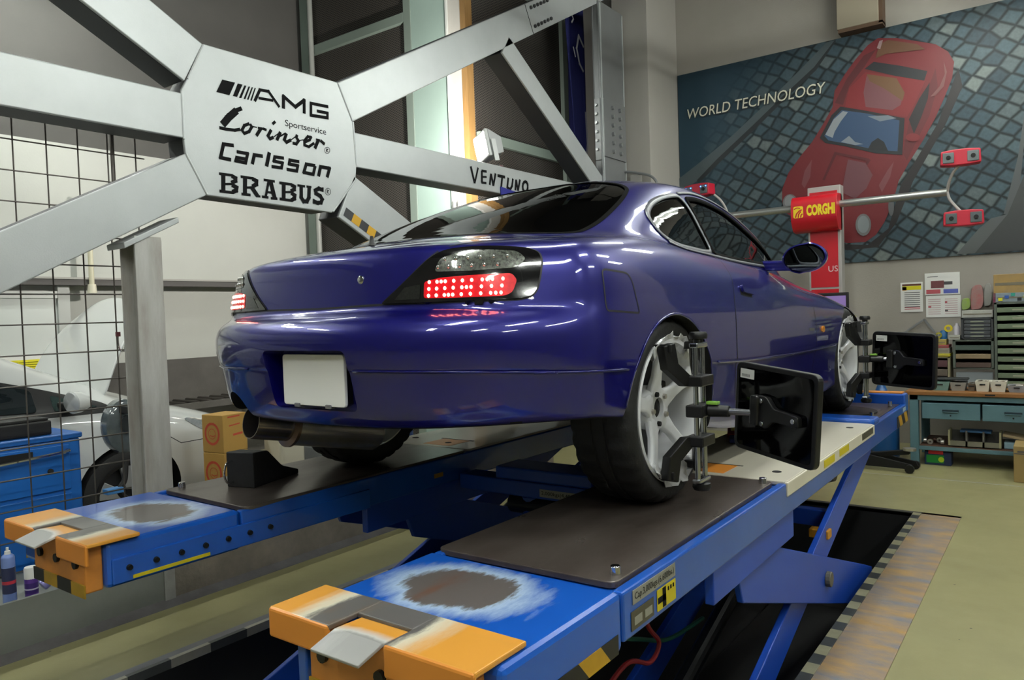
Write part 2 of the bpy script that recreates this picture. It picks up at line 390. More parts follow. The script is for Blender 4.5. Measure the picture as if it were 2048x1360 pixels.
def car():
    G = net_surface(CAR_NET, 6, 7)
    me0 = closed_from_grid(G, 'body'); bvh = bvh_of(me0)
    root = thing('sports_coupe', 'dark blue two-door sports coupe raised on the blue lift', 'car', (0, 0, ZR))
    body = bpy.data.objects.new('body', me0.copy()); COL.objects.link(body)
    body.data.materials.append(M_PAINT); body.data.materials.append(M_DARK)
    def cutter(mb, mi=1):
        me = mb.mesh('cut'); me.materials.append(M_PAINT); me.materials.append(M_DARK)
        me.polygons.foreach_set('material_index', [mi]*len(me.polygons)); return me
    cuts = []
    for y in (0, 2.525):
        for s in (-1, 1):
            c = MB().cyl((s*.52, y-.02*(y == 0), .292), (s*1.0, y-.02*(y == 0), .292), .338, n=64); cuts.append(cutter(c))
    # cabin: the upper shell again, pulled inwards
    k0 = 6*12
    Gi = net_surface(CAR_NET, 3, 4)[3*12:]
    du = np.gradient(Gi, axis=0); dv = np.gradient(Gi, axis=1); nn = np.cross(dv, du); nn /= (np.linalg.norm(nn, axis=2, keepdims=True)+1e-9)
    sg = np.sign(nn[3, 10, 0]) or 1
    Gi = Gi-sg*nn*.035; Gi[:, 0, 0] = 0; Gi[:, -1, 0] = 0; Gi[..., 0] = np.maximum(Gi[..., 0], 0)
    Gi[-1, :, 2] = np.minimum(Gi[-1, :, 2], 1.205)
    low = Gi[4:5].copy(); low[..., 2] = .45; low[..., 1] = np.clip(low[..., 1], .15, 1.55); low[..., 0] = np.minimum(low[..., 0], .66)
    base = Gi[4:5].copy(); base[..., 1] = np.clip(base[..., 1], -.30, 1.75); base[..., 2] -= .05
    Gc = np.concatenate([low, base, Gi[6:]], 0)
    cme = closed_from_grid(Gc, 'cab'); cme.materials.append(M_PAINT); cme.materials.append(M_DARK)
    cme.polygons.foreach_set('material_index', [1]*len(cme.polygons)); cuts.append(cme)
    # side glass outlines (y, z)
    qw = [(.178,.965),(.19,.992),(.235,1.022),(.325,1.060),(.44,1.092),(.545,1.110),(.590,1.108),(.615,1.06),(.628,.97),(.640,.890),(.590,.874),(.45,.876),(.30,.884),(.215,.908),(.183,.935)]
    qw = smooth_poly(qw, 3)
    dw = round_poly([(.640,1.106),(.76,1.116),(.905,1.106),(1.06,1.080),(1.25,1.012),(1.44,.945),(1.60,.865),(1.55,.850),(1.10,.852),(.82,.858),(.672,.866),(.658,.97)], [.03,.05,.05,.05,.05,.05,.015,.02,.03,.02,.02,.02])
    for P in (qw, dw): cuts.append(cutter(MB().prism(P, 'x', -1.2, 1.2)))
    # rear screen and windscreen outlines (x, y) looking down
    half = [(0,-.440),(.30,-.418),(.48,-.350),(.585,-.265),(.612,-.215),(.605,-.08),(.578,.08),(.545,.22),(.500,.345),(.44,.40),(.30,.435),(0,.445)]
    rw = round_poly(half+[(-x, y) for x, y in half[-2:0:-1]], [0,.1,.1,.03,.04,.1,.1,.1,.06,.06,.1,0]+[.1,.06,.06,.1,.1,.1,.04,.03,.1,.1])
    cuts.append(cutter(MB().prism(rw, 'z', .84, 1.6)))
    halff = [(0,1.97),(.38,1.89),(.56,1.76),(.61,1.66),(.565,1.42),(.50,1.24),(.42,1.20),(.25,1.25),(0,1.27)]
    ww = halff+[(-x, y) for x, y in halff[-2:0:-1]]
    cuts.append(cutter(MB().prism(ww, 'z', .80, 1.6)))
    # number plate recess and silencer cut-out
    cuts.append(cutter(MB().prism(round_poly([(-.145,.380),(.232,.380),(.232,.562),(-.145,.562)], .025), 'y', -1.1, -.825), 0))
    cuts.append(cutter(MB().prism([(-.44+.105*math.cos(t), .315+.10*math.sin(t)) for t in [math.pi*i/16 for i in range(17)]]+[(-.545, .2), (-.335, .2)], 'y', -1.1, -.62)))
    boolean(body, cuts)
    bm = bmesh.new(); bm.from_mesh(body.data)
    for f in bm.faces:
        if f.normal.z < -.8 and f.calc_center_median().z < .40: f.material_index = 1
    bm.to_mesh(body.data); bm.free()
    body.data.polygons.foreach_set('use_smooth', [True]*len(body.data.polygons)); body.data.set_sharp_from_angle(angle=math.radians(35))
    body.parent = root
    def sheet(name, poly, axis, sg, off, m, parent=root, res=.03, thick=0., label=None):
        o = link(name, conform(poly, axis, sg, bvh, off, res, thick), m, parent, smooth=True)
        if label: o['label'] = label
        return o
    def line(name, pts, axis, sg, w, m=M_GAP, off=.0008, closed=False, parent=root, thick=0.):
        o = link(name, strip_on(bvh, pts, axis, sg, w, off, closed), m, parent, smooth=True)
        if thick:
            sm = o.modifiers.new('s', 'SOLIDIFY'); sm.thickness = thick; sm.offset = 1
        return o
    # ---- glass
    for s in (1, -1):
        sheet('quarter_window', qw, 'x', s, -.004, M_GLASS, thick=.004)
        sheet('door_window', dw, 'x', s, -.004, M_GLASS, thick=.004)
        line('window_moulding', [p for p in qw], 'x', s, .017, M_TRIM, .001, True, thick=.003)
        line('door_window_seal', [p for p in dw], 'x', s, .020, M_SEAL, .001, True, thick=.003)
        line('roof_rail_trim', catmull2([(.60,1.125),(.76,1.142),(.93,1.132),(1.10,1.10),(1.30,1.035),(1.50,.955),(1.66,.872)], 5), 'x', s, .010, M_TRIM, .002, thick=.003)
        line('belt_moulding', catmull2([(.215,.893),(.30,.872),(.45,.864),(.65,.858),(.82,.850),(1.1,.843),(1.56,.840)], 4), 'x', s, .012, M_TRIM, .002, thick=.003)
        line('pillar_trim', [(.648,1.10),(.640,1.04),(.645,.97),(.655,.872)], 'x', s, .020, M_SEAL, .002, thick=.002)
        line('door_gap', catmull2([(.620,.862),(.61,.80),(.588,.736),(.560,.64),(.548,.50),(.552,.40),(.575,.28)], 4), 'x', s, .006)
        line('door_gap', catmull2([(1.70,.80),(1.72,.70),(1.735,.55),(1.73,.42),(1.70,.28)], 4), 'x', s, .006)
        fl = round_poly([(-.440,.770),(-.292,.760),(-.272,.640),(-.452,.650)], [.02,.035,.012,.012])
        if s == 1: line('fuel_flap', fl, 'x', s, .006, closed=True)
        line('arch_lip', [(-.02+.341*math.cos(t), .292+.341*math.sin(t)) for t in [math.pi*(.0+1.0*i/30) for i in range(31)]][1:-1], 'x', s, .008, M_PAINT, .001, thick=.002)
        mk = sheet('side_marker', [(1.861+.026*math.cos(t), .518+.018*math.sin(t)) for t in [2*math.pi*i/16 for i in range(16)]], 'x', s, .007, mat('amber_lens', 'e08a1c', .2, coat=1), thick=.008, res=.01)
        line('badge', [(1.60,.525),(1.70,.521)], 'x', s, .014, M_TRIM, .001)
        sheet('door_handle', round_poly([(.665,.737),(.80,.724),(.80,.696),(.665,.707)], .013), 'x', s, .012, M_PAINT, thick=.013, res=.02)
        line('handle_recess', [(.655,.712),(.79,.700)], 'x', s, .03, M_GAP, .001)
    sheet('rear_window', rw, 'z', 1, -.003, M_RGLASS, thick=.004, res=.06)
    line('rear_window_border', rw, 'z', 1, .016, M_SEAL, .0015, True)
    sheet('windscreen', ww, 'z', 1, -.003, M_GLASS, thick=.004, res=.06)
    line('windscreen_border', ww, 'z', 1, .024, M_SEAL, .001, True)
    # ---- tail lamps
    tl = [(.276,.692),(.339,.737),(.389,.778),(.435,.818),(.470,.836),(.53,.841),(.60,.840),(.665,.831),(.692,.818),(.704,.795),(.708,.755),(.706,.715),(.698,.698),(.675,.690),(.58,.690),(.42,.690)]
    tl = round_poly(tl, [.006]+[.03]*14+[.03], 3)
    red = round_poly([(.425,.702),(.424,.748),(.47,.757),(.556,.760),(.648,.761),(.662,.742),(.656,.708),(.640,.699),(.505,.699)], .008, 3)
    top = round_poly([(.452,.775),(.465,.812),(.520,.826),(.58,.829),(.645,.822),(.672,.800),(.655,.776),(.55,.772)], .012, 3)
    msm = mat('smoked_lens', '0d0c0d', .12, coat=1, var=.4, col2='1a1a1b', vscale=40)
    mred = mat('brake_light_lens', 'b00a16', .25, coat=1, emit=1.0, var=.7, col2='50040a', vscale=70)
    mled = mat('led_lit', 'ff7a68', .3, emit=14)
    mclr = mat('clear_reflector', '6c7068', .25, .3, coat=1, var=.9, col2='141414', vscale=110)
    mdot = mat('led_unlit', 'cfd2d2', .15, .9)
    for s in (1, -1):
        mir = lambda P: [(s*x, z) for x, z in P]
        lamp = sheet('tail_lamp', mir(tl), 'y', -1, .006, msm, thick=.012, res=.03)
        line('lamp_seal', mir(tl), 'y', -1, .008, M_BLACK, .0012, True, parent=lamp)
        sheet('reflector', mir(top), 'y', -1, .0072, mclr, lamp)
        sheet('reflector', mir([(.325,.700),(.412,.700),(.412,.742),(.36,.735)]), 'y', -1, .0072, mat('smoked_reflector', '2c2e2a', .3, .3, coat=1, var=.9, col2='0c0c0c', vscale=150), lamp)
        sheet('brake_light', mir(red), 'y', -1, .0072, mred, lamp, label='lit red brake light')
        def dots(name, pts, r, m, off):
            b = MB()
            for x, z in pts:
                loc, n, i, d = bvh.ray_cast(Vector((s*x, -6, z)), Vector((0, 1, 0)))
                if loc is None: continue
                c = loc+n*off; b.lathe([(0, -.6*r), (r*.8, -.3*r), (r, 0), (r*.8, .3*r), (0, .5*r)], c, 'y', 8)
            return b.build(name, m, lamp, smooth=True)
        dots('led_array', [(.440+.0118*i+(.0 if i < 12 else .002), .708+.019*j) for i in range(18) for j in range(3) if i % 2 == 0 or (i+j) % 5 == 0], 0.0056, mled, .008)
        dots('indicator_led', [(.462+.030*i+.016*j, .787+.021*j) for i in range(6) for j in range(2)], .006, mdot, .009)
    # ---- boot lid, lock, plate
    bl = [(.45,.835),(.40,.79),(.345,.742),(.276,.690)]
    line('boot_gap', [(x, z) for x, z in bl[::-1]][:1]+[(0,.686)]+[(-.276,.690)], 'y', -1, .006)
    for s in (1, -1): line('boot_gap', [(s*x, z) for x, z in bl], 'y', -1, .006)
    for s in (1, -1): line('boot_gap', [(s*.47,-.70),(s*.56,-.56),(s*.60,-.42),(s*.605,-.30)], 'z', 1, .006)
    loc, n, i, d = bvh.ray_cast(Vector((.187, -6, .767)), Vector((0, 1, 0)))
    MB().lathe([(.0, .004), (.010, .004), (.013, .002), (.014, -.006)], (0, 0, 0), 'y', 20).build('boot_lock', M_CHROME, root, smooth=True)
    lk = bpy.data.objects['boot_lock']; lk.location = loc; lk.rotation_euler = (0, 0, math.pi)
    pl = MB().prism(round_poly([(-.098,.392),(.188,.392),(.188,.548),(-.098,.548)], .012), "y", -.864, -.852).build("number_plate", M_WHITEPL, root, .002)
    pl['label'] = 'blank white number plate'
    for x in (-.03, .115): MB().lim(x-.012, x+.012, -.869, -.850, .386, .398).build('plate_clip', mat('grey_clip', '6a6a70', .5), pl, .002)
    MB().lim(-.09, .18, -.852, -.822, .40, .54).build('plate_bracket', M_BLACK, root)
    rl = catmull2([(-.76,.486),(-.66,.494),(-.5,.500),(-.25,.503)], 4)
    line('bumper_moulding', rl, 'y', -1, .006, M_PAINT, .0015, thick=.003)
    rl = catmull2([(.25,.503),(.5,.500),(.66,.494),(.765,.487)], 4)
    line('bumper_moulding', rl, 'y', -1, .006, M_PAINT, .0015, thick=.003)
    for s in (1, -1):
        line('bumper_moulding', [(-.66,.488),(-.50,.482),(-.40,.478),(-.355,.476)], 'x', s, .006, M_PAINT, .0015, thick=.003)
        line('sill_moulding', catmull2([(.34,.45),(.6,.437),(1.0,.428),(1.4,.420),(1.9,.417),(2.16,.42)], 4), 'x', s, .006, M_PAINT, .0015, thick=.003)
    # ---- silencer
    ex = MB(); a = Vector((-.455, -.745, .297)); b = Vector((-.405, -.23, .190)); d = (b-a).normalized()
    q = d.to_track_quat('Z', 'Y').to_matrix()
    def lath(prof, name, m, par):
        mb = MB(); mb.lathe(prof, (0, 0, 0), 'z', 32); mb.v = [tuple(a+q @ Vector(v)) for v in mb.v]
        return mb.build(name, m, par, smooth=True)
    mburn = mat('heat_tinted_steel', 'a89c8c', .26, .85, var=.8, col2='3b4a6c', vscale=5)
    tip = lath([(.054, .15), (.0545, 0), (.0575, 0), (.0585, .02), (.0585, .15), (.054, .15)], 'exhaust_tip', mburn, root)
    tip['label'] = 'wide heat-tinted exhaust tip'
    lath([(.0, .145), (.053, .145)], 'exhaust_bore', M_DARK, tip)
    lath([(.0585, .145), (.080, .150), (.080, .162), (.0, .162)], 'flange', mat('flange_copper', '9a8474', .35, .9), tip)
    lath([(.0, .16), (.070, .162), (.072, .18), (.072, .54), (.060, .56), (.0, .56)], 'silencer', M_STEEL, root)
    # ---- mirror
    for s in (1, -1):
        mb = MB(); mb.lathe([(0, .10), (.035, .098), (.062, .075), (.075, .03), (.076, 0), (.070, -.005)], (0, 0, 0), 'y', 28)
        mb.v = [(s*.915+v[0]*1.32, 1.27+v[1]*.95, .862+v[2]*.92+.006*(v[0] > 0)) for v in mb.v]
        mm = mb.build('door_mirror', M_PAINT, root, smooth=True)
        g = MB().lathe([(0, 0), (.066, 0)], (0, 0, 0), 'y', 28); g.v = [(s*.915+v[0]*1.32, 1.262+.004, .862+v[2]*.90) for v in g.v]
        g.build('mirror_glass', mat('mirror_glass', '70757a', .02, 1.), mm)
        st = MB(); st.bar((s*.70, 1.36, .845), (s*.86, 1.32, .835), .06, .05); st.build('mirror_stalk', M_PAINT, mm, .012)
    # ---- inside
    mseat = mat('seat_cloth', '1a1a1c', .9)
    for s in (1, -1):
        sb = MB().prism(round_poly([(-.23,.30),(.23,.30),(.24,.42),(-.24,.42)], .03), 'y', .62, 1.12)
        sb.v = [(v[0]+s*.36, v[1], v[2]) for v in sb.v]; seat = sb.build('seat', mseat, root, .02)
        bk = MB().prism(round_poly([(-.22,.40),(.22,.40),(.20,.85),(.10,.93),(-.10,.93),(-.20,.85)], .04), 'y', -.05, .05)
        bk.v = [(v[0]+s*.36, .66+v[1]-(v[2]-.4)*.35, v[2]) for v in bk.v]; bk.build('seat_back', mseat, seat, .02)
        hr = MB().prism(round_poly([(-.11,.94),(.11,.94),(.10,1.06),(-.10,1.06)], .03), 'y', -.035, .035)
        hr.v = [(v[0]+s*.36, .66+v[1]-(v[2]-.4)*.35, v[2]) for v in hr.v]; hr.build('headrest', mseat, seat, .012)
    MB().prism([(1.30,.55),(1.30,.80),(1.42,.845),(1.85,.83),(1.85,.55)], 'x', -.62, .62).build('dashboard', M_BLACK, root, .02)
    MB().prism([(-.28,.80),(.10,.84),(.12,.80),(-.1,.70)], 'x', -.56, .56).build('parcel_shelf', M_BLACK, root)
    sw = MB(); sw.tube([(.36+.17*math.cos(t), 1.20+.05*math.sin(t), .82+.165*math.sin(t)) for t in [2*math.pi*i/28 for i in range(29)]], .013, 8); sw.tube([(.36, 1.22, .82), (.36, 1.4, .76)], .03); sw.tube([(.20, 1.20, .82), (.52, 1.20, .82)], .012)
    sw.build('steering_wheel', M_BLACK, root, smooth=True)
    MB().lim(-.13, .13, -.27, -.235, .852, .882).build('high_brake_light', mat('high_brake_lens', 'ff2a18', .3, emit=3.5), root, .004)
    MB().lathe([(.0, .035), (.006, .033), (.009, .012), (.016, 0)], (-.06, -.50, .905), 'z', 12).build('aerial_base', M_BLACK, root, smooth=True)
    # ---- wheels
    def wheel(name, y, s):
        R = .3155; n = 96
        prof = [(.238,-.012),(.248,-.002),(.264,.005),(.285,.004),(.300,-.006),(.310,-.022),(.3145,-.040),(.3155,-.075),(.309,-.077),(.309,-.086),(.3155,-.088),(.3155,-.118),(.309,-.120),(.309,-.130),(.3155,-.132),(.3145,-.175),(.310,-.195),(.300,-.212),(.270,-.222),(.232,-.215)]
        vs = []; fs = []; m = len(prof)
        for i in range(n):
            t = 2*math.pi*i/n
            for k, (r, h) in enumerate(prof):
                g = 0
                if i % 3 == 0 and (4 <= k <= 7 or 14 <= k <= 17): g = .008
                if (i+1) % 3 == 0 and 7 <= k <= 14 and False: g = .004
                sk = (h+.1)*.5 if 4 <= k <= 17 else 0
                rr = r-g; tt = t+sk*.25
                vs.append((h, rr*math.cos(tt), rr*math.sin(tt)))
        for i in range(n):
            j = (i+1) % n
            for k in range(m-1): fs.append((i*m+k, j*m+k, j*m+k+1, i*m+k+1))
        tb = MB().add(vs, fs); w = tb.build('wheel', M_RUB, root, smooth=True)
        w.location = (s*.818, y, .3155); w.rotation_euler = (0, 0, 0 if s > 0 else math.pi)
        mw = mat('white_wheel_paint', 'e6e7ea', .32, 0., .5)
        rim = MB().lathe([(.241,-.012),(.246,.001),(.240,.006),(.230,-.001),(.220,-.014),(.214,-.05),(.206,-.12),(.214,-.19),(.226,-.215),(.236,-.215)], (0,0,0), 'x', 64)
        rim.build('rim', mw, w, smooth=True)
        sp = MB()
        for q in range(5):
            a0 = math.pi/2+.12+q*2*math.pi/5
            sec = [(.045,.046,-.046,.030),(.075,.036,-.042,.030),(.115,.025,-.032,.026),(.165,.025,-.022,.024),(.200,.032,-.014,.024),(.224,.052,-.006,.024)]
            V = []
            for r, hw, xo, th in sec:
                for u, xx in ((-hw, xo-.008), (-hw*.72, xo), (hw*.72, xo), (hw, xo-.008), (hw*.8, xo-th), (-hw*.8, xo-th)):
                    y2 = r*math.cos(a0)-u*math.sin(a0); z2 = r*math.sin(a0)+u*math.cos(a0); V.append((xx, y2, z2))
            Fc = [tuple(range(6))[::-1], tuple(range(30, 36))]
            for k in range(5): Fc += [(k*6+e, k*6+(e+1) % 6, (k+1)*6+(e+1) % 6, (k+1)*6+e) for e in range(6)]
            one = MB().add(V, Fc); one.build('spoke', mw, w, .004, True)
        MB().lathe([(.0,-.062),(.034,-.062),(.036,-.046),(.070,-.046),(.076,-.056),(.076,-.10),(.0,-.10)], (0,0,0), 'x', 32).build('hub', mw, w, smooth=True)
        MB().lathe([(.0,-.060),(.033,-.058),(.0,-.050)], (0,0,0), 'x', 20).build('centre_bore', M_DARK, w)
        for q in range(5):
            a = q*2*math.pi/5+.75; MB().cyl((-.05, .053*math.cos(a), .053*math.sin(a)), (-.036, .053*math.cos(a), .053*math.sin(a)), .010, .009, 6).build('wheel_nut', M_DARK if q % 2 else M_STEEL, w)
        MB().lathe([(.06,-.13),(.180,-.13),(.180,-.115),(.06,-.115)], (0,0,0), 'x', 40, True).build('brake_disc', mat('disc_iron', '2c2c2e', .5, .6), w, smooth=True)
        MB().prism([(.05,.06),(.16,.08),(.16,-.08),(.05,-.06)], 'x', -.15, -.09).build('brake_caliper', M_DARK, w, .008)
    for y in (0, 2.525):
        for s in (1, -1): wheel('wheel', y, s)
    return root, bvh
def catmull2(pts, k):
    return [(v.x, v.y) for v in catmull([Vector((p[0], p[1], 0)) for p in pts], k)]
CAR, CAR_BVH = car()
PLATE_WORDS = [[(0.0188, [(0.426, 2.72), (0.466, 2.796), (0.527, 2.8), (0.602, 2.72)]), (0.0167, [(0.453, 2.745), (0.558, 2.751)]), (0.023, [(0.631, 2.717), (0.635, 2.794), (0.722, 2.746), (0.792, 2.802), (0.788, 2.717)]), (0.0207, [(0.987, 2.8), (0.845, 2.794), (0.841, 2.717), (0.975, 2.726), (0.977, 2.757), (0.89, 2.754)])], [(0.0245, [(0.336, 2.66), (0.297, 2.64)]), (0.0422, [(0.301, 2.641), (0.246, 2.589), (0.204, 2.54)]), (0.0191, [(0.183, 2.52), (0.227, 2.519), (0.282, 2.523), (0.319, 2.535)]), (0.0187, [(0.383, 2.58), (0.348, 2.562), (0.33, 2.532), (0.345, 2.515), (0.378, 2.532), (0.398, 2.563), (0.386, 2.578)]), (0.0077, [(0.401, 2.567), (0.433, 2.566)]), (0.0144, [(0.439, 2.565), (0.475, 2.566)]), (0.0212, [(0.462, 2.566), (0.427, 2.516)]), (0.0168, [(0.475, 2.567), (0.501, 2.562)]), (0.0203, [(0.534, 2.571), (0.509, 2.529), (0.523, 2.514), (0.549, 2.528)]), (0.0294, [(0.55, 2.623), (0.562, 2.61)]), (0.0068, [(0.549, 2.529), (0.598, 2.566)]), (0.0217, [(0.601, 2.569), (0.571, 2.513)]), (0.0103, [(0.586, 2.535), (0.639, 2.568)]), (0.0207, [(0.646, 2.568), (0.627, 2.526), (0.643, 2.513), (0.678, 2.533)]), (0.0198, [(0.726, 2.573), (0.718, 2.556), (0.735, 2.537), (0.716, 2.514), (0.688, 2.515)]), (0.0069, [(0.678, 2.533), (0.719, 2.564)]), (0.007, [(0.735, 2.537), (0.771, 2.549)]), (0.0177, [(0.785, 2.537), (0.822, 2.557), (0.834, 2.576), (0.809, 2.576), (0.78, 2.545), (0.781, 2.517), (0.813, 2.512), (0.858, 2.543)]), (0.0132, [(0.873, 2.569), (0.905, 2.568)]), (0.024, [(0.893, 2.569), (0.86, 2.508)]), (0.0205, [(0.908, 2.568), (0.943, 2.549)])], [(0.0218, [(0.272, 2.433), (0.205, 2.43), (0.182, 2.35), (0.25, 2.347)]), (0.0201, [(0.289, 2.4), (0.362, 2.4), (0.345, 2.343), (0.28, 2.346), (0.287, 2.366), (0.35, 2.366)]), (0.0223, [(0.39, 2.342), (0.407, 2.399), (0.466, 2.4)]), (0.0247, [(0.514, 2.431), (0.489, 2.342)]), (0.0203, [(0.619, 2.411), (0.551, 2.409), (0.544, 2.382), (0.606, 2.38), (0.597, 2.348), (0.525, 2.347)]), (0.0208, [(0.734, 2.405), (0.662, 2.406), (0.655, 2.38), (0.721, 2.379), (0.711, 2.344), (0.635, 2.345)]), (0.0222, [(0.859, 2.398), (0.787, 2.398), (0.766, 2.343), (0.839, 2.34), (0.859, 2.398)]), (0.0243, [(0.881, 2.333), (0.901, 2.397), (0.975, 2.397), (0.952, 2.335)])], [(0.0266, [(0.195, 2.259), (0.19, 2.156)]), (0.0159, [(0.167, 2.257), (0.253, 2.258)]), (0.0247, [(0.247, 2.255), (0.273, 2.245), (0.272, 2.229), (0.244, 2.213)]), (0.0138, [(0.193, 2.201), (0.25, 2.208)]), (0.0258, [(0.247, 2.203), (0.277, 2.191), (0.273, 2.173), (0.248, 2.161)]), (0.0169, [(0.165, 2.158), (0.254, 2.158)]), (0.0273, [(0.337, 2.259), (0.331, 2.158)]), (0.0163, [(0.307, 2.258), (0.392, 2.258)]), (0.0253, [(0.385, 2.255), (0.414, 2.246), (0.412, 2.226), (0.383, 2.208)]), (0.0142, [(0.335, 2.196), (0.389, 2.205)]), (0.0275, [(0.379, 2.204), (0.417, 2.156)]), (0.0163, [(0.307, 2.157), (0.369, 2.157)]), (0.0133, [(0.405, 2.155), (0.436, 2.156)]), (0.0168, [(0.473, 2.157), (0.501, 2.26)]), (0.0293, [(0.511, 2.262), (0.537, 2.158)]), (0.0146, [(0.481, 2.188), (0.524, 2.187)]), (0.0156, [(0.447, 2.156), (0.493, 2.156)]), (0.0158, [(0.51, 2.153), (0.557, 2.155)]), (0.0156, [(0.465, 2.259), (0.544, 2.258)]), (0.0275, [(0.609, 2.257), (0.603, 2.156)]), (0.0171, [(0.576, 2.255), (0.671, 2.255)]), (0.0243, [(0.664, 2.252), (0.688, 2.244), (0.686, 2.226), (0.658, 2.212)]), (0.0137, [(0.609, 2.201), (0.665, 2.208)]), (0.0254, [(0.661, 2.203), (0.688, 2.19), (0.684, 2.169), (0.659, 2.156)]), (0.0171, [(0.573, 2.156), (0.665, 2.154)]), (0.0258, [(0.74, 2.255), (0.737, 2.182), (0.754, 2.159), (0.78, 2.161), (0.797, 2.188), (0.803, 2.254)]), (0.0152, [(0.711, 2.255), (0.77, 2.255)]), (0.0142, [(0.781, 2.256), (0.82, 2.256)]), (0.0265, [(0.909, 2.249), (0.88, 2.254), (0.851, 2.239), (0.855, 2.221), (0.889, 2.207), (0.904, 2.188), (0.892, 2.165), (0.864, 2.16), (0.836, 2.168)]), (0.0121, [(0.913, 2.266), (0.911, 2.236)]), (0.0119, [(0.833, 2.183), (0.832, 2.151)])]]
PLATE_MARKS = [(0.0035, [(0.984, 2.516), (0.981, 2.507), (0.975, 2.499), (0.966, 2.493), (0.956, 2.492), (0.947, 2.494), (0.941, 2.501), (0.94, 2.509), (0.942, 2.519), (0.949, 2.527), (0.958, 2.532), (0.968, 2.534), (0.976, 2.531), (0.982, 2.525), (0.984, 2.516)]), (0.0035, [(0.977, 2.245), (0.974, 2.235), (0.967, 2.226), (0.958, 2.221), (0.948, 2.22), (0.939, 2.223), (0.933, 2.23), (0.931, 2.24), (0.934, 2.25), (0.94, 2.258), (0.95, 2.264), (0.96, 2.265), (0.969, 2.261), (0.975, 2.254), (0.977, 2.245)]), (0.0043, [(0.955, 2.501), (0.956, 2.521), (0.969, 2.52), (0.957, 2.511), (0.97, 2.503)]), (0.0043, [(0.946, 2.229), (0.947, 2.253), (0.961, 2.25), (0.948, 2.241), (0.961, 2.23)])]
PLATE_BARS = [[(0.216, 2.8), (0.299, 2.801), (0.258, 2.719), (0.174, 2.72)], [(0.316, 2.8), (0.348, 2.801), (0.308, 2.72), (0.28, 2.72)], [(0.36, 2.799), (0.374, 2.8), (0.336, 2.719), (0.32, 2.718)], [(0.388, 2.799), (0.399, 2.8), (0.363, 2.719), (0.35, 2.718)], [(0.41, 2.8), (0.419, 2.8), (0.384, 2.719), (0.373, 2.719)], [(0.43, 2.8), (0.438, 2.8), (0.406, 2.718), (0.395, 2.719)]]
BEAM_STROKES = [(0.0171, [(2.442, 2.614), (2.486, 2.482)]), (0.0132, [(2.486, 2.482), (2.538, 2.617)]), (0.0149, [(2.651, 2.599), (2.582, 2.597)]), (0.0174, [(2.585, 2.597), (2.582, 2.5)]), (0.0134, [(2.574, 2.499), (2.642, 2.502)]), (0.0121, [(2.585, 2.547), (2.648, 2.554)]), (0.0163, [(2.685, 2.492), (2.709, 2.589)]), (0.0177, [(2.709, 2.589), (2.735, 2.49)]), (0.0164, [(2.735, 2.49), (2.772, 2.6)]), (0.0179, [(2.798, 2.585), (2.906, 2.585)]), (0.0167, [(2.865, 2.583), (2.844, 2.487)]), (0.0169, [(2.952, 2.587), (2.932, 2.501), (2.976, 2.489), (3.004, 2.523), (3.019, 2.587)]), (0.0171, [(3.05, 2.49), (3.065, 2.584)]), (0.0185, [(3.065, 2.584), (3.09, 2.49)]), (0.0172, [(3.09, 2.49), (3.126, 2.593)]), (0.0175, [(3.244, 2.543), (3.237, 2.52), (3.222, 2.502), (3.201, 2.493), (3.181, 2.497), (3.168, 2.512), (3.164, 2.534), (3.17, 2.557), (3.186, 2.575), (3.206, 2.583), (3.226, 2.58), (3.24, 2.565), (3.244, 2.543)])]
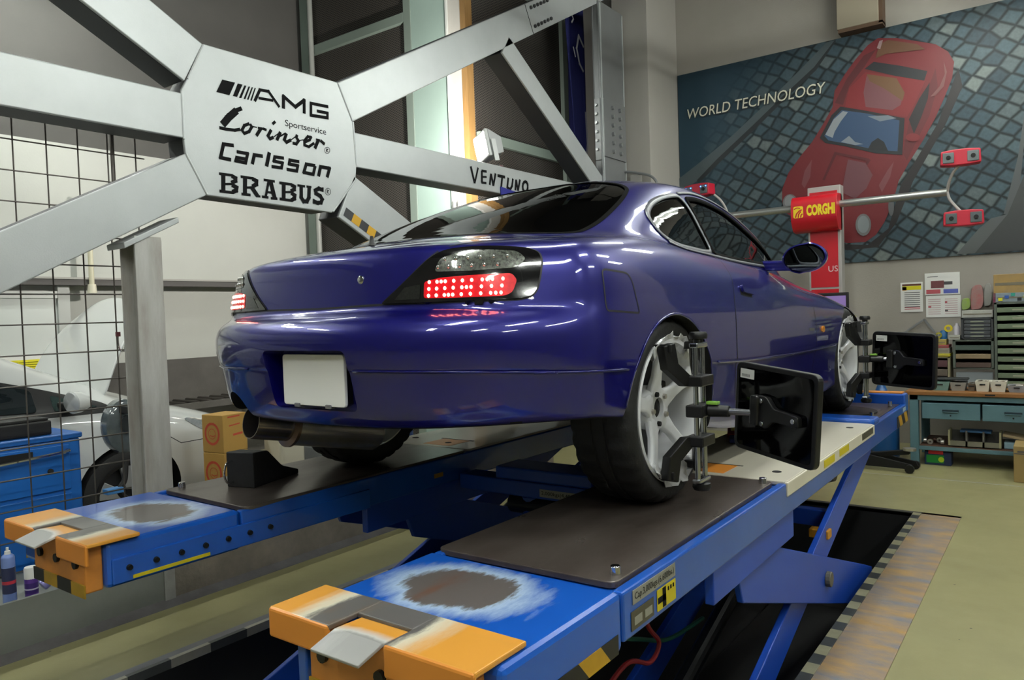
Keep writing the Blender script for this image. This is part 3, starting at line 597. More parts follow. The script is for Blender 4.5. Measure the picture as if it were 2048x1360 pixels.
MURAL_ART = [('5f6f74', [(-1.717, 2.748), (-1.489, 2.848), (-1.241, 3.045), (-0.84, 3.34), (-0.483, 3.623), (-0.187, 3.838), (0.018, 4.072), (-0.061, 4.07), (-0.31, 3.865), (-0.657, 3.593), (-1.07, 3.29), (-1.484, 3.034), (-1.713, 2.902)]), ('232c30', [(-1.465, 2.822), (-1.218, 3.018), (-0.818, 3.314), (-0.463, 3.598), (-0.167, 3.812), (0.028, 4.059), (0.018, 4.072), (-0.187, 3.848), (-0.483, 3.634), (-0.84, 3.362), (-1.24, 3.067), (-1.488, 2.86)]), ('6d7474', [(1.056, 1.825), (1.241, 2.049), (1.338, 2.134), (1.465, 2.158), (1.205, 1.823)]), ('62686a', [(1.434, 2.161), (1.499, 2.451), (1.548, 2.666), (1.596, 3.024), (1.593, 2.769), (1.561, 2.406), (1.496, 2.154)]), ('4a4f50', [(1.205, 1.823), (1.465, 2.158), (1.591, 2.494), (1.584, 1.822)]), ('1d1416', [(-0.512, 2.326), (-0.221, 2.168), (-0.021, 2.012), (0.29, 1.976), (0.48, 2.122), (0.596, 2.531), (0.92, 3.072), (1.095, 3.554), (1.126, 3.377), (0.988, 3.059), (0.704, 2.557), (0.554, 2.175), (0.384, 1.947), (0.096, 1.939), (-0.222, 2.082)]), ('8f1f28', [(-0.54, 2.504), (-0.537, 2.635), (-0.469, 2.8), (-0.328, 2.973), (-0.223, 3.084), (-0.107, 3.254), (-0.015, 3.405), (0.008, 3.566), (0.109, 3.711), (0.208, 3.832), (0.324, 3.947), (0.418, 3.995), (0.582, 3.955), (0.758, 3.882), (0.913, 3.816), (1.014, 3.725), (1.062, 3.619), (1.044, 3.47), (0.974, 3.293), (0.904, 3.133), (0.797, 2.937), (0.671, 2.74), (0.578, 2.574), (0.52, 2.36), (0.444, 2.186), (0.367, 2.071), (0.271, 2.008), (0.098, 2.012), (-0.06, 2.068), (-0.22, 2.21), (-0.426, 2.317), (-0.51, 2.391)]), ('6a1a22', [(0.006, 3.442), (0.128, 3.665), (0.285, 3.855), (0.398, 3.889), (0.282, 3.734), (0.146, 3.58), (0.084, 3.406)]), ('7a1c26', [(0.619, 2.847), (0.676, 3.115), (0.839, 3.397), (0.91, 3.595), (0.925, 3.419), (0.853, 3.161), (0.745, 2.945), (0.653, 2.762)]), ('a3222a', [(0.103, 3.382), (0.145, 3.559), (0.301, 3.689), (0.576, 3.59), (0.823, 3.498), (0.714, 3.266), (0.659, 3.177), (0.387, 3.277)]), ('96575f', [(0.309, 3.647), (0.503, 3.566), (0.627, 3.381), (0.608, 3.306), (0.535, 3.27), (0.295, 3.346), (0.278, 3.491)]), ('8a6038', [(0.31, 3.667), (0.576, 3.57), (0.645, 3.417), (0.626, 3.342), (0.465, 3.494), (0.337, 3.591)]), ('23262c', [(0.292, 3.722), (0.377, 3.773), (0.613, 3.681), (0.841, 3.581), (0.814, 3.496), (0.576, 3.59)]), ('2b2428', [(0.719, 3.009), (0.677, 3.154), (0.768, 3.334), (0.86, 3.471), (0.841, 3.319), (0.783, 3.155)]), ('20262c', [(-0.145, 3.113), (-0.026, 3.323), (0.06, 3.394), (0.313, 3.302), (0.641, 3.171), (0.615, 2.824), (0.381, 2.874), (0.115, 2.983), (-0.091, 3.052)]), ('3a5f8c', [(-0.1, 3.127), (-0.007, 3.289), (0.073, 3.357), (0.312, 3.277), (0.596, 3.159), (0.574, 2.864), (0.381, 2.908), (0.135, 3.005), (-0.061, 3.074)]), ('b9c0c8', [(-0.09, 3.136), (-0.007, 3.278), (0.083, 3.345), (0.131, 3.325), (0.061, 3.245), (0.001, 3.152), (-0.02, 3.093)]), ('aab4c0', [(0.058, 3.038), (0.137, 3.087), (0.193, 3.016), (0.269, 2.983), (0.193, 2.985)]), ('99a6b4', [(0.312, 3.251), (0.497, 3.227), (0.57, 3.184), (0.423, 3.18)]), ('181c22', [(0.306, 2.92), (0.345, 2.991), (0.402, 3.022), (0.457, 2.973), (0.492, 2.877)]), ('6d1520', [(-0.003, 2.948), (0.314, 2.833), (0.304, 2.81), (0.0, 2.922)]), ('6d1520', [(-0.003, 2.948), (-0.125, 2.684), (-0.105, 2.673), (0.02, 2.928)]), ('6d1520', [(0.314, 2.833), (0.157, 2.609), (0.178, 2.596), (0.333, 2.814)]), ('8c505a', [(0.123, 2.852), (0.285, 2.793), (0.349, 2.665), (0.29, 2.54), (0.183, 2.45), (0.058, 2.528), (0.091, 2.701)]), ('9a5058', [(-0.335, 2.663), (-0.301, 2.798), (-0.226, 2.904), (-0.246, 2.726), (-0.305, 2.616)]), ('9a5058', [(0.403, 2.556), (0.48, 2.687), (0.541, 2.769), (0.506, 2.623), (0.43, 2.482)]), ('7c5030', [(0.406, 3.847), (0.435, 3.93), (0.509, 3.953), (0.758, 3.853), (0.827, 3.788), (0.489, 3.824), (0.396, 3.799)]), ('c2a0a0', [(0.407, 3.897), (0.432, 3.961), (0.464, 3.964), (0.438, 3.88)]), ('9a5a5a', [(0.864, 3.334), (0.942, 3.415), (0.986, 3.521), (0.979, 3.638), (1.003, 3.537), (0.976, 3.408), (0.907, 3.335)]), ('8f8f90', [(-0.379, 2.474), (-0.385, 2.44), (-0.402, 2.413), (-0.427, 2.396), (-0.457, 2.392), (-0.486, 2.402), (-0.51, 2.425), (-0.526, 2.456), (-0.532, 2.492), (-0.525, 2.526), (-0.508, 2.554), (-0.482, 2.571), (-0.453, 2.574), (-0.424, 2.564), (-0.4, 2.541), (-0.384, 2.51)]), ('b4b8ba', [(-0.404, 2.488), (-0.408, 2.462), (-0.421, 2.441), (-0.439, 2.428), (-0.46, 2.425), (-0.481, 2.433), (-0.499, 2.45), (-0.511, 2.474), (-0.514, 2.501), (-0.509, 2.527), (-0.497, 2.548), (-0.479, 2.561), (-0.457, 2.564), (-0.436, 2.556), (-0.419, 2.539), (-0.407, 2.515)]), ('8f8f90', [(0.327, 2.173), (0.321, 2.132), (0.305, 2.097), (0.281, 2.075), (0.253, 2.069), (0.226, 2.08), (0.202, 2.107), (0.187, 2.144), (0.182, 2.188), (0.189, 2.23), (0.205, 2.264), (0.229, 2.286), (0.257, 2.291), (0.285, 2.28), (0.308, 2.254), (0.323, 2.216)]), ('a9b4b8', [(0.309, 2.179), (0.304, 2.147), (0.292, 2.12), (0.274, 2.103), (0.254, 2.098), (0.234, 2.107), (0.216, 2.127), (0.205, 2.156), (0.202, 2.19), (0.206, 2.223), (0.219, 2.25), (0.236, 2.267), (0.257, 2.271), (0.277, 2.262), (0.294, 2.242), (0.305, 2.213)]), ('9c222c', [(0.77, 2.965), (0.765, 2.951), (0.752, 2.94), (0.732, 2.935), (0.709, 2.936), (0.686, 2.942), (0.667, 2.954), (0.654, 2.969), (0.649, 2.985), (0.654, 2.999), (0.668, 3.01), (0.687, 3.015), (0.71, 3.014), (0.733, 3.007), (0.753, 2.996), (0.765, 2.981)]), ('6a6e70', [(0.536, 2.338), (0.534, 2.3), (0.528, 2.268), (0.519, 2.247), (0.509, 2.24), (0.499, 2.249), (0.491, 2.272), (0.486, 2.305), (0.485, 2.344), (0.488, 2.382), (0.494, 2.414), (0.502, 2.435), (0.512, 2.441), (0.522, 2.433), (0.53, 2.41), (0.535, 2.377)])]
# ================================================================== room shell
M_FLOOR = mat('floor_epoxy_olive', '99946a', .38, var=.55, col2='86825b', vscale=1.3, bump=.04, bscale=140, rvar=.1)
M_WALL = mat('painted_concrete', '98938b', .75, var=.5, col2='86817a', vscale=1.1, bump=.12, bscale=70)
M_WALLW = mat('white_wall_paint', 'b9bdb8', .7, var=.4, col2='a6aaa5', vscale=1.2, bump=.05)
M_WALLD = mat('dark_grey_dado', '55534f', .85, var=.8, col2='403e3b', vscale=2.2, bump=.1)
M_CEIL = mat('dark_ceiling', '3c3c3c', .9)
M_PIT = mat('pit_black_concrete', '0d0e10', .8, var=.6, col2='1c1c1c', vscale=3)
M_SILVER = mat('silver_beam_paint', 'b4b8b8', .42, .35, var=.35, col2='989b9b', vscale=2.5, bump=.05, bscale=120)
M_SILVER2 = mat('silver_column_paint', '8d8f90', .38, .5, var=.4, col2='767879', vscale=3)
M_GREENP = mat('pale_green_panel', '8ea39b', .6, var=.4, col2='81958d', vscale=2)
M_GREENF = mat('green_grey_frame', '6f7c74', .55)
def speckle(m, scale, size, c):
    nt = m.node_tree; N = nt.nodes; L = nt.links; b = N['Principled BSDF']
    src = b.inputs['Base Color'].links[0].from_socket
    tc = N.new('ShaderNodeTexCoord'); v = N.new('ShaderNodeTexVoronoi'); v.inputs['Scale'].default_value = scale; L.new(tc.outputs['Object'], v.inputs['Vector'])
    sx = N.new('ShaderNodeSeparateXYZ'); L.new(v.outputs['Color'], sx.inputs[0])
    th = N.new('ShaderNodeMath'); th.operation = 'MULTIPLY'; L.new(sx.outputs[0], th.inputs[0]); th.inputs[1].default_value = size
    lt = N.new('ShaderNodeMath'); lt.operation = 'LESS_THAN'; L.new(v.outputs['Distance'], lt.inputs[0]); L.new(th.outputs[0], lt.inputs[1])
    mx = N.new('ShaderNodeMix'); mx.data_type = 'RGBA'; L.new(lt.outputs[0], mx.inputs[0]); L.new(src, mx.inputs[6]); mx.inputs[7].default_value = lin(c); L.new(mx.outputs[2], b.inputs['Base Color'])
speckle(M_FLOOR, 9, .055, '4a4636')
M_INK = mat('black_ink', '0a0a0c', .85, spec=.2)
MB().add([(x, y, 0) for y in (-7, -1.5, 3.15, 6.0) for x in (-5.4, -1.13, 1.068, 6.5)],
         [(r*4+c, r*4+c+1, r*4+c+5, r*4+c+4) for r in range(3) for c in range(3) if (r, c) != (1, 1)]).build('floor', M_FLOOR)
struct(bpy.data.objects['floor'])
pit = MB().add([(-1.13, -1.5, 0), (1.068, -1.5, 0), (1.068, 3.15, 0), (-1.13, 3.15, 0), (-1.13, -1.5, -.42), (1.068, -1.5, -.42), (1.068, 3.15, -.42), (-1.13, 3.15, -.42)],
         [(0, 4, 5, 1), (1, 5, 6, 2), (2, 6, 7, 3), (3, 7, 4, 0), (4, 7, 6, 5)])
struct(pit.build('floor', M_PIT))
# a step of concrete in the far part of the pit
struct(MB().lim(.42, 1.06, 2.2, 2.28, -.42, -.16).build('trim_1', mat('pit_step', '3a3936', .8)))
def stripes(name, c1, c2, axis, period, duty=.5, shear=0., rough=.55, other=None):
    if name in MATS: return MATS[name]
    m = mat(name, c1, rough); nt = m.node_tree; N = nt.nodes; L = nt.links
    tc = N.new('ShaderNodeTexCoord'); sp = N.new('ShaderNodeSeparateXYZ'); L.new(tc.outputs['Object'], sp.inputs[0])
    src = sp.outputs['XYZ'.index(axis)]
    if other:
        mu = N.new('ShaderNodeMath'); mu.operation = 'MULTIPLY_ADD'; L.new(sp.outputs['XYZ'.index(other)], mu.inputs[0]); mu.inputs[1].default_value = shear; L.new(src, mu.inputs[2]); src = mu.outputs[0]
    d = N.new('ShaderNodeMath'); d.operation = 'DIVIDE'; L.new(src, d.inputs[0]); d.inputs[1].default_value = period
    fr = N.new('ShaderNodeMath'); fr.operation = 'FRACT'; L.new(d.outputs[0], fr.inputs[0])
    lt = N.new('ShaderNodeMath'); lt.operation = 'LESS_THAN'; L.new(fr.outputs[0], lt.inputs[0]); lt.inputs[1].default_value = duty
    nz = N.new('ShaderNodeTexNoise'); nz.inputs['Scale'].default_value = 14; nz.inputs['Detail'].default_value = 6; L.new(tc.outputs['Object'], nz.inputs[0])
    mx = N.new('ShaderNodeMix'); mx.data_type = 'RGBA'; mx.inputs[6].default_value = lin(c1); mx.inputs[7].default_value = lin(c2); L.new(lt.outputs[0], mx.inputs[0])
    m2 = N.new('ShaderNodeMix'); m2.data_type = 'RGBA'; m2.blend_type = 'MULTIPLY'; m2.inputs[0].default_value = .45; L.new(mx.outputs[2], m2.inputs[6]); L.new(nz.outputs[0], m2.inputs[7])
    L.new(m2.outputs[2], N['Principled BSDF'].inputs['Base Color'])
    return m
# worn steel edging with chequered tape
M_EDGE = mat('worn_orange_edging', 'b89254', .42, .1, var=1., col2='737a86', vscale=2.4, stretch=(1.6, 4.2, 1), bump=.15, bscale=60, rvar=.12)
struct(MB().lim(1.112, 1.335, -2.2, 3.19, .0, .006).build('trim_2', M_EDGE, None, .002))
struct(MB().lim(1.064, 1.112, -2.2, 3.16, -.03, .008).build('trim_3', stripes('chequer_tape', '2c3132', '9a9678', 'Y', .182), None, .002))
struct(MB().lim(-1.200, -1.150, -2.2, 3.16, -.01, .006).build('trim_4', mat('grey_edge_paint', '85878c', .35, var=.6, col2='54555a', vscale=5)))
struct(MB().lim(-1.150, -1.126, -2.2, 3.16, -.03, .008).build('trim_5', stripes('pit_tape', '5a5c5a', 'c9c5b5', 'Y', .36, .5)))
struct(MB().lim(-1.20, 1.335, 3.15, 3.19, -.02, .006).build('trim_6', mat('dark_pit_lip', '2a2a26', .7)))
# thin painted line on the far floor
struct(MB().lim(.45, 3.0, 4.30, 4.315, .0005, .002).build('trim_7', mat('pale_floor_line', '9a9a90', .6)))
# low kerb on the left
M_KERB = mat('kerb_grey', '7c7f7a', .6, var=.6, col2='696c67', vscale=2.5, bump=.06)
M_KERB2 = mat('kerb_brown', '8a8175', .85, var=.9, col2='6a645a', vscale=5, bump=.25, bscale=40)
struct(MB().lim(-1.775, -1.755, -3.5, -.40, 0, .237).lim(-2.30, -1.775, -3.5, -.40, 0, .205).build('trim_8', M_KERB))
struct(MB().lim(-2.25, -1.755, -.35, 3.15, 0, .237).build('trim_9', M_KERB2))
struct(MB().lim(-1.80, -1.748, -.40, -.345, 0, .24).build('trim_10', mat('white_worn_edge', '9a9a96', .7, var=.7, col2='7a7a76', vscale=12)))
struct(MB().prism([(-1.756, .0), (-1.756, .028), (-1.70, .0)], 'y', -3.5, 3.15).build('trim_11', mat('sealant', '4d4a4a', .7, var=.6, col2='666464', vscale=12)))
# ---------------------------------------------------------------- walls
struct(MB().lim(-2.75, 6.5, 5.9, 6.05, 0, 6.2).build('wall_back', M_WALL))
M_WALLR = mat('grey_wall_paint', '62625f', .8, var=.4, col2='4c4c4a', vscale=.8)
struct(MB().lim(6.5, 6.65, -7, 6.05, 0, 6.2).build('wall_right', M_WALLR))
struct(MB().lim(-5.4, 6.65, -7.15, -7, 0, 6.2).build('wall_front', M_WALLR))
M_WLEFT = mat('left_wall_paint', 'a9aba5', .75, var=.35, col2='969892', vscale=1.1, bump=.06)
struct(MB().lim(-5.45, -5.3, -7, 3.45, 1.07, 3.06).build('wall_left', M_WLEFT))
struct(MB().lim(-5.45, -5.3, -7, 3.45, 0, 1.07).build('wall_left', M_WALLD))
struct(MB().lim(-5.45, -5.3, -7, 3.45, 3.06, 6.2).build('wall_left', mat('upper_wall_grey', '4b4a47', .9, var=.5, col2='3c3c3a', vscale=1)))
struct(MB().lim(-5.45, 6.65, -7.15, 6.05, 6.2, 6.3).build('ceiling', M_CEIL))
struct(MB().lim(-5.3, -5.18, -7, 3.42, 1.79, 1.845).build('trim_12', mat('dark_ledge', '4c4a48', .7), None, .004))
struct(MB().lim(-5.3, -5.17, -7, 3.42, 1.845, 1.862).build('trim_13', mat('pale_ledge', '8f8e88', .7)))
# pillar, green panel, posts
struct(MB().lim(-2.12, -1.70, 5.14, 5.9, 0, 6.2).build('wall_pillar', mat('pillar_paint', '9b9790', .7, var=.3, col2='8c8881', vscale=1.5, bump=.08), None, .004))
struct(MB().lim(-3.50, -3.005, 3.40, 3.46, 0, 6.2).build('wall_panel', M_GREENP))
struct(MB().lim(-3.005, -2.985, 3.36, 3.46, 0, 6.2).build('trim_14', mat('white_corner_strip', 'c6cac6', .5)))
struct(MB().lim(-2.985, -2.815, 3.38, 3.46, 0, 6.2).build('wall_pier', mat('white_pier', 'b9b7b0', .7, var=.3, col2='a7a59e', vscale=3)))
struct(MB().lim(-2.815, -2.75, 3.36, 3.46, 0, 6.2).build('trim_15', mat('wood_post', '8a6a3c', .6, var=.5, col2='6d5230', vscale=9, stretch=(4, 4, .5))))
# expanded-metal screens: wires drawn on dark sheet, bars as geometry
def mesh_mat(name, dx, dz):
    m = mat(name, '17130f', .7); nt = m.node_tree; N = nt.nodes; L = nt.links
    tc = N.new('ShaderNodeTexCoord'); sp = N.new('ShaderNodeSeparateXYZ'); L.new(tc.outputs['Object'], sp.inputs[0])
    def M2(op, a, b):
        q = N.new('ShaderNodeMath'); q.operation = op
        for i, v in enumerate((a, b)):
            if isinstance(v, (int, float)): q.inputs[i].default_value = v
            elif v is not None: L.new(v, q.inputs[i])
        return q.outputs[0]
    h = sp.outputs[0 if dx == 'X' else 1]; z = sp.outputs[2]
    u = M2('MULTIPLY', h, 22.); w = M2('MULTIPLY', z, 40.)
    a = M2('ABSOLUTE', M2('SUBTRACT', M2('FRACT', M2('ADD', u, w), None), .5), None)
    b = M2('ABSOLUTE', M2('SUBTRACT', M2('FRACT', M2('SUBTRACT', u, w), None), .5), None)
    mn = M2('MINIMUM', a, b); lt = M2('LESS_THAN', mn, .13)
    mx = N.new('ShaderNodeMix'); mx.data_type = 'RGBA'; L.new(lt, mx.inputs[0]); mx.inputs[6].default_value = lin('0a0807'); mx.inputs[7].default_value = lin('45413b')
    bs = N['Principled BSDF']; L.new(mx.outputs[2], bs.inputs['Base Color'])
    bp = N.new('ShaderNodeBump'); bp.inputs['Strength'].default_value = .6; L.new(lt, bp.inputs['Height']); L.new(bp.outputs[0], bs.inputs['Normal'])
    return m
w1 = struct(MB().lim(-5.3, -3.50, 3.44, 3.46, 0, 6.2).build('window_1', mesh_mat('expanded_mesh_x', 'X', .03)))
for x0, x1, z0, z1 in ((-5.25, -5.12, 0, 6.2), (-3.60, -3.50, 0, 6.2), (-5.12, -3.6, 4.46, 4.56), (-5.12, -3.6, 1.1, 1.2)):
    MB().lim(x0, x1, 3.39, 3.44, z0, z1).build('window_frame', M_GREENF, w1, .004)
MB().tube([(-5.03, 3.36, 0), (-5.03, 3.36, 6.1)], .03, 10).build('pipe', mat('grey_pipe', '8a8d88', .5), w1, smooth=True)
w2 = struct(MB().lim(-2.76, -2.74, 3.46, 5.9, 0, 6.2).build('window_2', mesh_mat('expanded_mesh_y', 'Y', .03)))
for y0, y1, z0, z1 in ((5.02, 5.12, 0, 6.2), (3.46, 5.02, 3.10, 3.20), (3.46, 5.02, 4.75, 4.83), (3.46, 5.02, 2.0, 2.1)):
    MB().lim(-2.74, -2.69, y0, y1, z0, z1).build('window_frame', M_GREENF, w2, .004)
struct(MB().lim(-2.74, -2.12, 5.50, 5.9, 0, 6.2).build('wall_return', mat('return_grey', '8a8884', .8)))
# conduits by the white pier
for x in (-2.96, -2.90): struct(MB().tube([(x, 3.34, 1.2), (x, 3.34, 2.55)], .012, 8).build('trim_16', M_SILVER2, smooth=True))
# white sliding door and its frame in the left wall
dr = struct(MB().lim(-5.3, -5.25, -1.5, .62, 0, 1.74).build('door_1', mat('white_door', 'c3c8c4', .5, var=.2, col2='b4b9b5', vscale=1), None, .004))
MB().lim(-5.3, -5.23, .62, .72, 0, 1.79).build('door_frame', mat('door_frame_grey', 'a9aca8', .5), dr, .004)
MB().lim(-5.25, -5.235, -1.5, .62, 1.68, 1.74).build('door_rail', mat('door_rail', 'd0d3cf', .5), dr)
MB().lim(-5.25, -5.20, .18, .26, .98, 1.03).build('door_handle', M_STEEL, dr, .004)
def sticker(name, label, cat, x0, x1, y, z0, z1, m, axis='y', group=None, parts=()):
    """flat printed sheet a few millimetres thick"""
    t = thing(name, label, cat, group=group)
    if axis == 'y': MB().lim(x0, x1, y, y+.004, z0, z1).build('sheet', m, t)
    else: MB().lim(y-.004, y, x0, x1, z0, z1).build('sheet', m, t)
    for pn, a0, a1, b0, b1, pm in parts:
        if axis == 'y': MB().lim(a0, a1, y-.0012, y-.0002, b0, b1).build(pn, pm, t)
        else: MB().lim(y+.0002, y+.0012, a0, a1, b0, b1).build(pn, pm, t)
    return t
P_WHITE = mat('paper_white', 'dcdcd8', .6); P_YEL = mat('print_yellow', 'd8cf1e', .6); P_INK = mat('print_ink', '4a4a4c', .7); P_RED = mat('print_red', 'b0525a', .6); P_BLUE = mat('print_blue', '4a55a0', .6); P_OR = mat('print_orange', 'd8832a', .6)
sticker('notice', 'white and yellow paper notice on the white door behind the wire fence', 'notice', .155, .48, -5.245, 1.045, 1.20, P_WHITE, 'x',
        parts=[('print', .17, .47, 1.06, 1.155, P_YEL)]+[('print', .18, .44, 1.07+.02*i, 1.075+.02*i, P_INK) for i in range(4)])
sticker('notice', 'yellow notice cut by the left edge, under the sloping silver beam', 'notice', -.28, .02, -5.245, 1.58, 1.76, P_WHITE, 'x', parts=[('print', -.27, .01, 1.65, 1.75, P_YEL), ('print', -.2, 0, 1.60, 1.615, P_BLUE)])
cd = thing('conduit', 'cream vertical pipe with a cable gland on the left wall', 'pipe')
MB().cyl((-5.16, .88, 1.78), (-5.16, .88, 2.6), .022, n=12).build('pipe', mat('cream_pipe', 'b8b49c', .5), cd, smooth=True)
MB().cyl((-5.16, .88, 1.72), (-5.16, .88, 1.80), .04, .034, n=12).build('gland', mat('cream_gland', 'c8c4b0', .5), cd, smooth=True)
# ---------------------------------------------------------------- lettering
def flat_strokes(strokes, plane, val, eps=.0):
    """painted strokes as one thin sheet; plane 'x': (y,z) at x=val, plane 'y': (x,z) at y=val"""
    mb = MB(); kk = 0
    for w, pts in strokes:
        pts = [np.array(p, float) for p in pts]
        for i in range(len(pts)-1):
            kk += 1; val = val+(.00002 if plane == 'x' else -.00002)
            a, b = pts[i], pts[i+1]; d = b-a; l = np.linalg.norm(d)
            if l < 1e-6: continue
            d = d/l; n = np.array([-d[1], d[0]])*w/2
            if i > 0: a = a-d*w*.42
            if i < len(pts)-2: b = b+d*w*.42
            q = [a+n, b+n, b-n, a-n]
            vs = [(val, p[0], p[1]) if plane == 'x' else (p[0], val, p[1]) for p in q]
            mb.add(vs, [(0, 1, 2, 3)])
    return mb
def polys(lst, plane, val):
    mb = MB()
    for P in lst:
        vs = [(val, p[0], p[1]) if plane == 'x' else (p[0], val, p[1]) for p in P]
        for t in tessellate_polygon([[Vector((p[0], p[1], 0)) for p in P]]): mb.add([vs[k] for k in t], [(0, 1, 2)])
    return mb
def text(name, body, m, parent, origin, ux, uz, width, height, bold=0., shear=0.):
    """flat lettering fitted into width x height at origin (lower left), baseline along ux, up along uz"""
    cu = bpy.data.curves.new('t', 'FONT'); cu.body = body; cu.offset = bold; cu.shear = shear; cu.resolution_u = 3
    o = bpy.data.objects.new('t', cu); COL.objects.link(o)
    dg = bpy.context.evaluated_depsgraph_get(); me = bpy.data.meshes.new_from_object(o.evaluated_get(dg)); bpy.data.objects.remove(o)
    xs = [v.co.x for v in me.vertices]; ys = [v.co.y for v in me.vertices]
    sx = width/(max(xs)-min(xs)); sy = height/(max(ys)-min(ys)); ux = Vector(ux); uz = Vector(uz); o0 = Vector(origin)
    for v in me.vertices: v.co = o0+ux*((v.co.x-min(xs))*sx)+uz*((v.co.y-min(ys))*sy)
    me.materials.clear()
    return link(name, me, m, parent)
# ---------------------------------------------------------------- steel cross bracing
TR = thing('steel_bracing', 'large silver steel cross bracing with a lettered gusset plate', 'brace', (-2.1, .6, 0))
def tpart(mb, name, m=M_SILVER, bevel=.006, par=None):
    mb.v = [(v[0]+2.1, v[1]-.6, v[2]) for v in mb.v] if par is None or par is TR else mb.v
    return mb.build(name, m, par or TR, bevel)
M_WEB = mat('dark_grey_web', '303236', .6)  # one dark grey for all beam faces behind the silver front plates
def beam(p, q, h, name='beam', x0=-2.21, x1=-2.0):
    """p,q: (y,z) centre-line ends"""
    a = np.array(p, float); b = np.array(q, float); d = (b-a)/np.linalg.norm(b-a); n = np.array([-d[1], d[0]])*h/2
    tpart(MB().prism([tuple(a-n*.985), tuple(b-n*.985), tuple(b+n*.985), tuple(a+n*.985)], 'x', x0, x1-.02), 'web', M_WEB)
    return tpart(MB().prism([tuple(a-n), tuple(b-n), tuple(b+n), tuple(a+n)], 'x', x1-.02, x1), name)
gp = [(-.035,2.41),(-.035,2.69),(.0,2.755),(.112,2.975),(1.074,2.980),(1.195,2.745),(1.215,2.45),(1.20,2.35),(.986,2.108),(.09,2.125),(-.03,2.345)]
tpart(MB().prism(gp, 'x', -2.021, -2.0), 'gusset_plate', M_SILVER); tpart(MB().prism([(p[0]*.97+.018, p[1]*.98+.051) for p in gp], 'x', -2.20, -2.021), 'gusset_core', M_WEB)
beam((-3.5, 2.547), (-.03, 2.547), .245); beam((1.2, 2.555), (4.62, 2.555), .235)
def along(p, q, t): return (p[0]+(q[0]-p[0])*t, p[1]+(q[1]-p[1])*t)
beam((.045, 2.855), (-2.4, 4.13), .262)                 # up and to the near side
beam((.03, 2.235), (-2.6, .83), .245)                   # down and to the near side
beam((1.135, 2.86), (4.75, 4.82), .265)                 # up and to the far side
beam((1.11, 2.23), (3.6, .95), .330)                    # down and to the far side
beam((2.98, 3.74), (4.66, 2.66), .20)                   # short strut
# hazard tape on the lower far beam
a, b = np.array((1.075, 2.095)), np.array((1.62, 1.815)); d = (b-a)/np.linalg.norm(b-a); n = np.array([-d[1], d[0]])
for i in range(5):
    s0 = a+d*(.075*i+.0)+n*.004; s1 = a+d*(.075*(i+1))+n*.004
    tpart(MB().prism([tuple(s0), tuple(s1), tuple(s1+n*.062), tuple(s0+n*.062)], 'x', -1.9995, -1.998), 'hazard_tape', mat('tape_yellow', 'c99a1c', .5) if i % 2 else mat('tape_black', '26282c', .5), 0)
for P in (((.002, 2.755), (.108, 2.968)), ((-.035, 2.42), (-.035, 2.68)), ((-.028, 2.34), (.088, 2.13)), ((1.078, 2.972), (1.192, 2.745)), ((1.196, 2.74), (1.213, 2.45)), ((1.198, 2.35), (.99, 2.115))):
    mb = MB().tube([(-1.999, *P[0]), (-1.999, *P[1])], .006, 6); tpart(mb, 'weld_seam', mat('weld_bead', 'c8cccc', .5, .4), 0)
def tletters(mb, name, m=M_INK): return tpart(mb, name, m, 0)
tletters(polys(PLATE_BARS, 'x', -1.9985), 'painted_bars')
for Wd in PLATE_WORDS: tletters(flat_strokes(Wd, 'x', -1.9985), 'lettering')
for Wd in PLATE_MARKS: tletters(flat_strokes([Wd], 'x', -1.9985), 'registered_mark')
tx = text('lettering', 'Sportservice', M_INK, TR, (.1015, .639-.6, 2.600), (0, 1, 0), (0, 0, 1), .32, .052)
tletters(flat_strokes([(w*1.45, p) for w, p in BEAM_STROKES], 'x', -1.9985), 'handwriting')
# bolts of the splice on the upper far beam and dark joint line
d = np.array((4.75-1.135, 4.82-2.86)); d /= np.linalg.norm(d); n = np.array([-d[1], d[0]])
for row in (-.075, .085):
    for i in range(6):
        c = np.array((1.135, 2.86))+d*(2.58+.062*i+.02*(row > 0))+n*row
        mb = MB().cyl((-2.0, c[0], c[1]), (-1.982, c[0], c[1]), .017, .015, 6); tpart(mb, 'bolt', mat('dark_bolt', '4a4a4c', .4, .6), 0)
c = np.array((1.135, 2.86))+d*2.52
tpart(MB().prism([tuple(c-n*.13), tuple(c+d*.008-n*.13), tuple(c+d*.008+n*.13), tuple(c+n*.13)], 'x', -1.9995, -1.9985), 'splice_line', M_INK, 0)
# end column with bolted splice plates
tpart(MB().lim(-2.0, -1.98, 4.60, 5.12, 0, 4.62).lim(-2.05, -2.0, 4.60, 4.62, 0, 4.62).lim(-2.05, -2.0, 5.10, 5.12, 0, 4.62).lim(-2.07, -2.05, 4.60, 5.12, 0, 4.62), 'column', M_SILVER2, .004)
tpart(MB().lim(-1.98, -1.965, 4.62, 5.10, 3.02, 3.62), 'splice_plate', M_SILVER2, .003)
tpart(MB().lim(-2.06, -1.99, 4.588, 4.60, 2.98, 3.62), 'splice_plate', M_SILVER2, .003)
tpart(MB().lim(-1.98, -1.972, 4.61, 4.63, 0, 4.6), 'column_rib', M_SILVER, .002); tpart(MB().lim(-1.98, -1.972, 5.09, 5.11, 0, 4.6), 'column_rib', M_SILVER, .002)
mbolt = mat('silver_bolt', '9a9c9e', .3, .7)
for j in range(6):
    z = 3.09+.092*j
    for y in (4.80, 4.96):
        tpart(MB().cyl((-1.965, y, z), (-1.94, y, z), .024, .020, 8), 'bolt', mbolt, 0)
    tpart(MB().cyl((-2.03, 4.588, z), (-2.03, 4.565, z), .018, .015, 8), 'bolt', mbolt, 0)
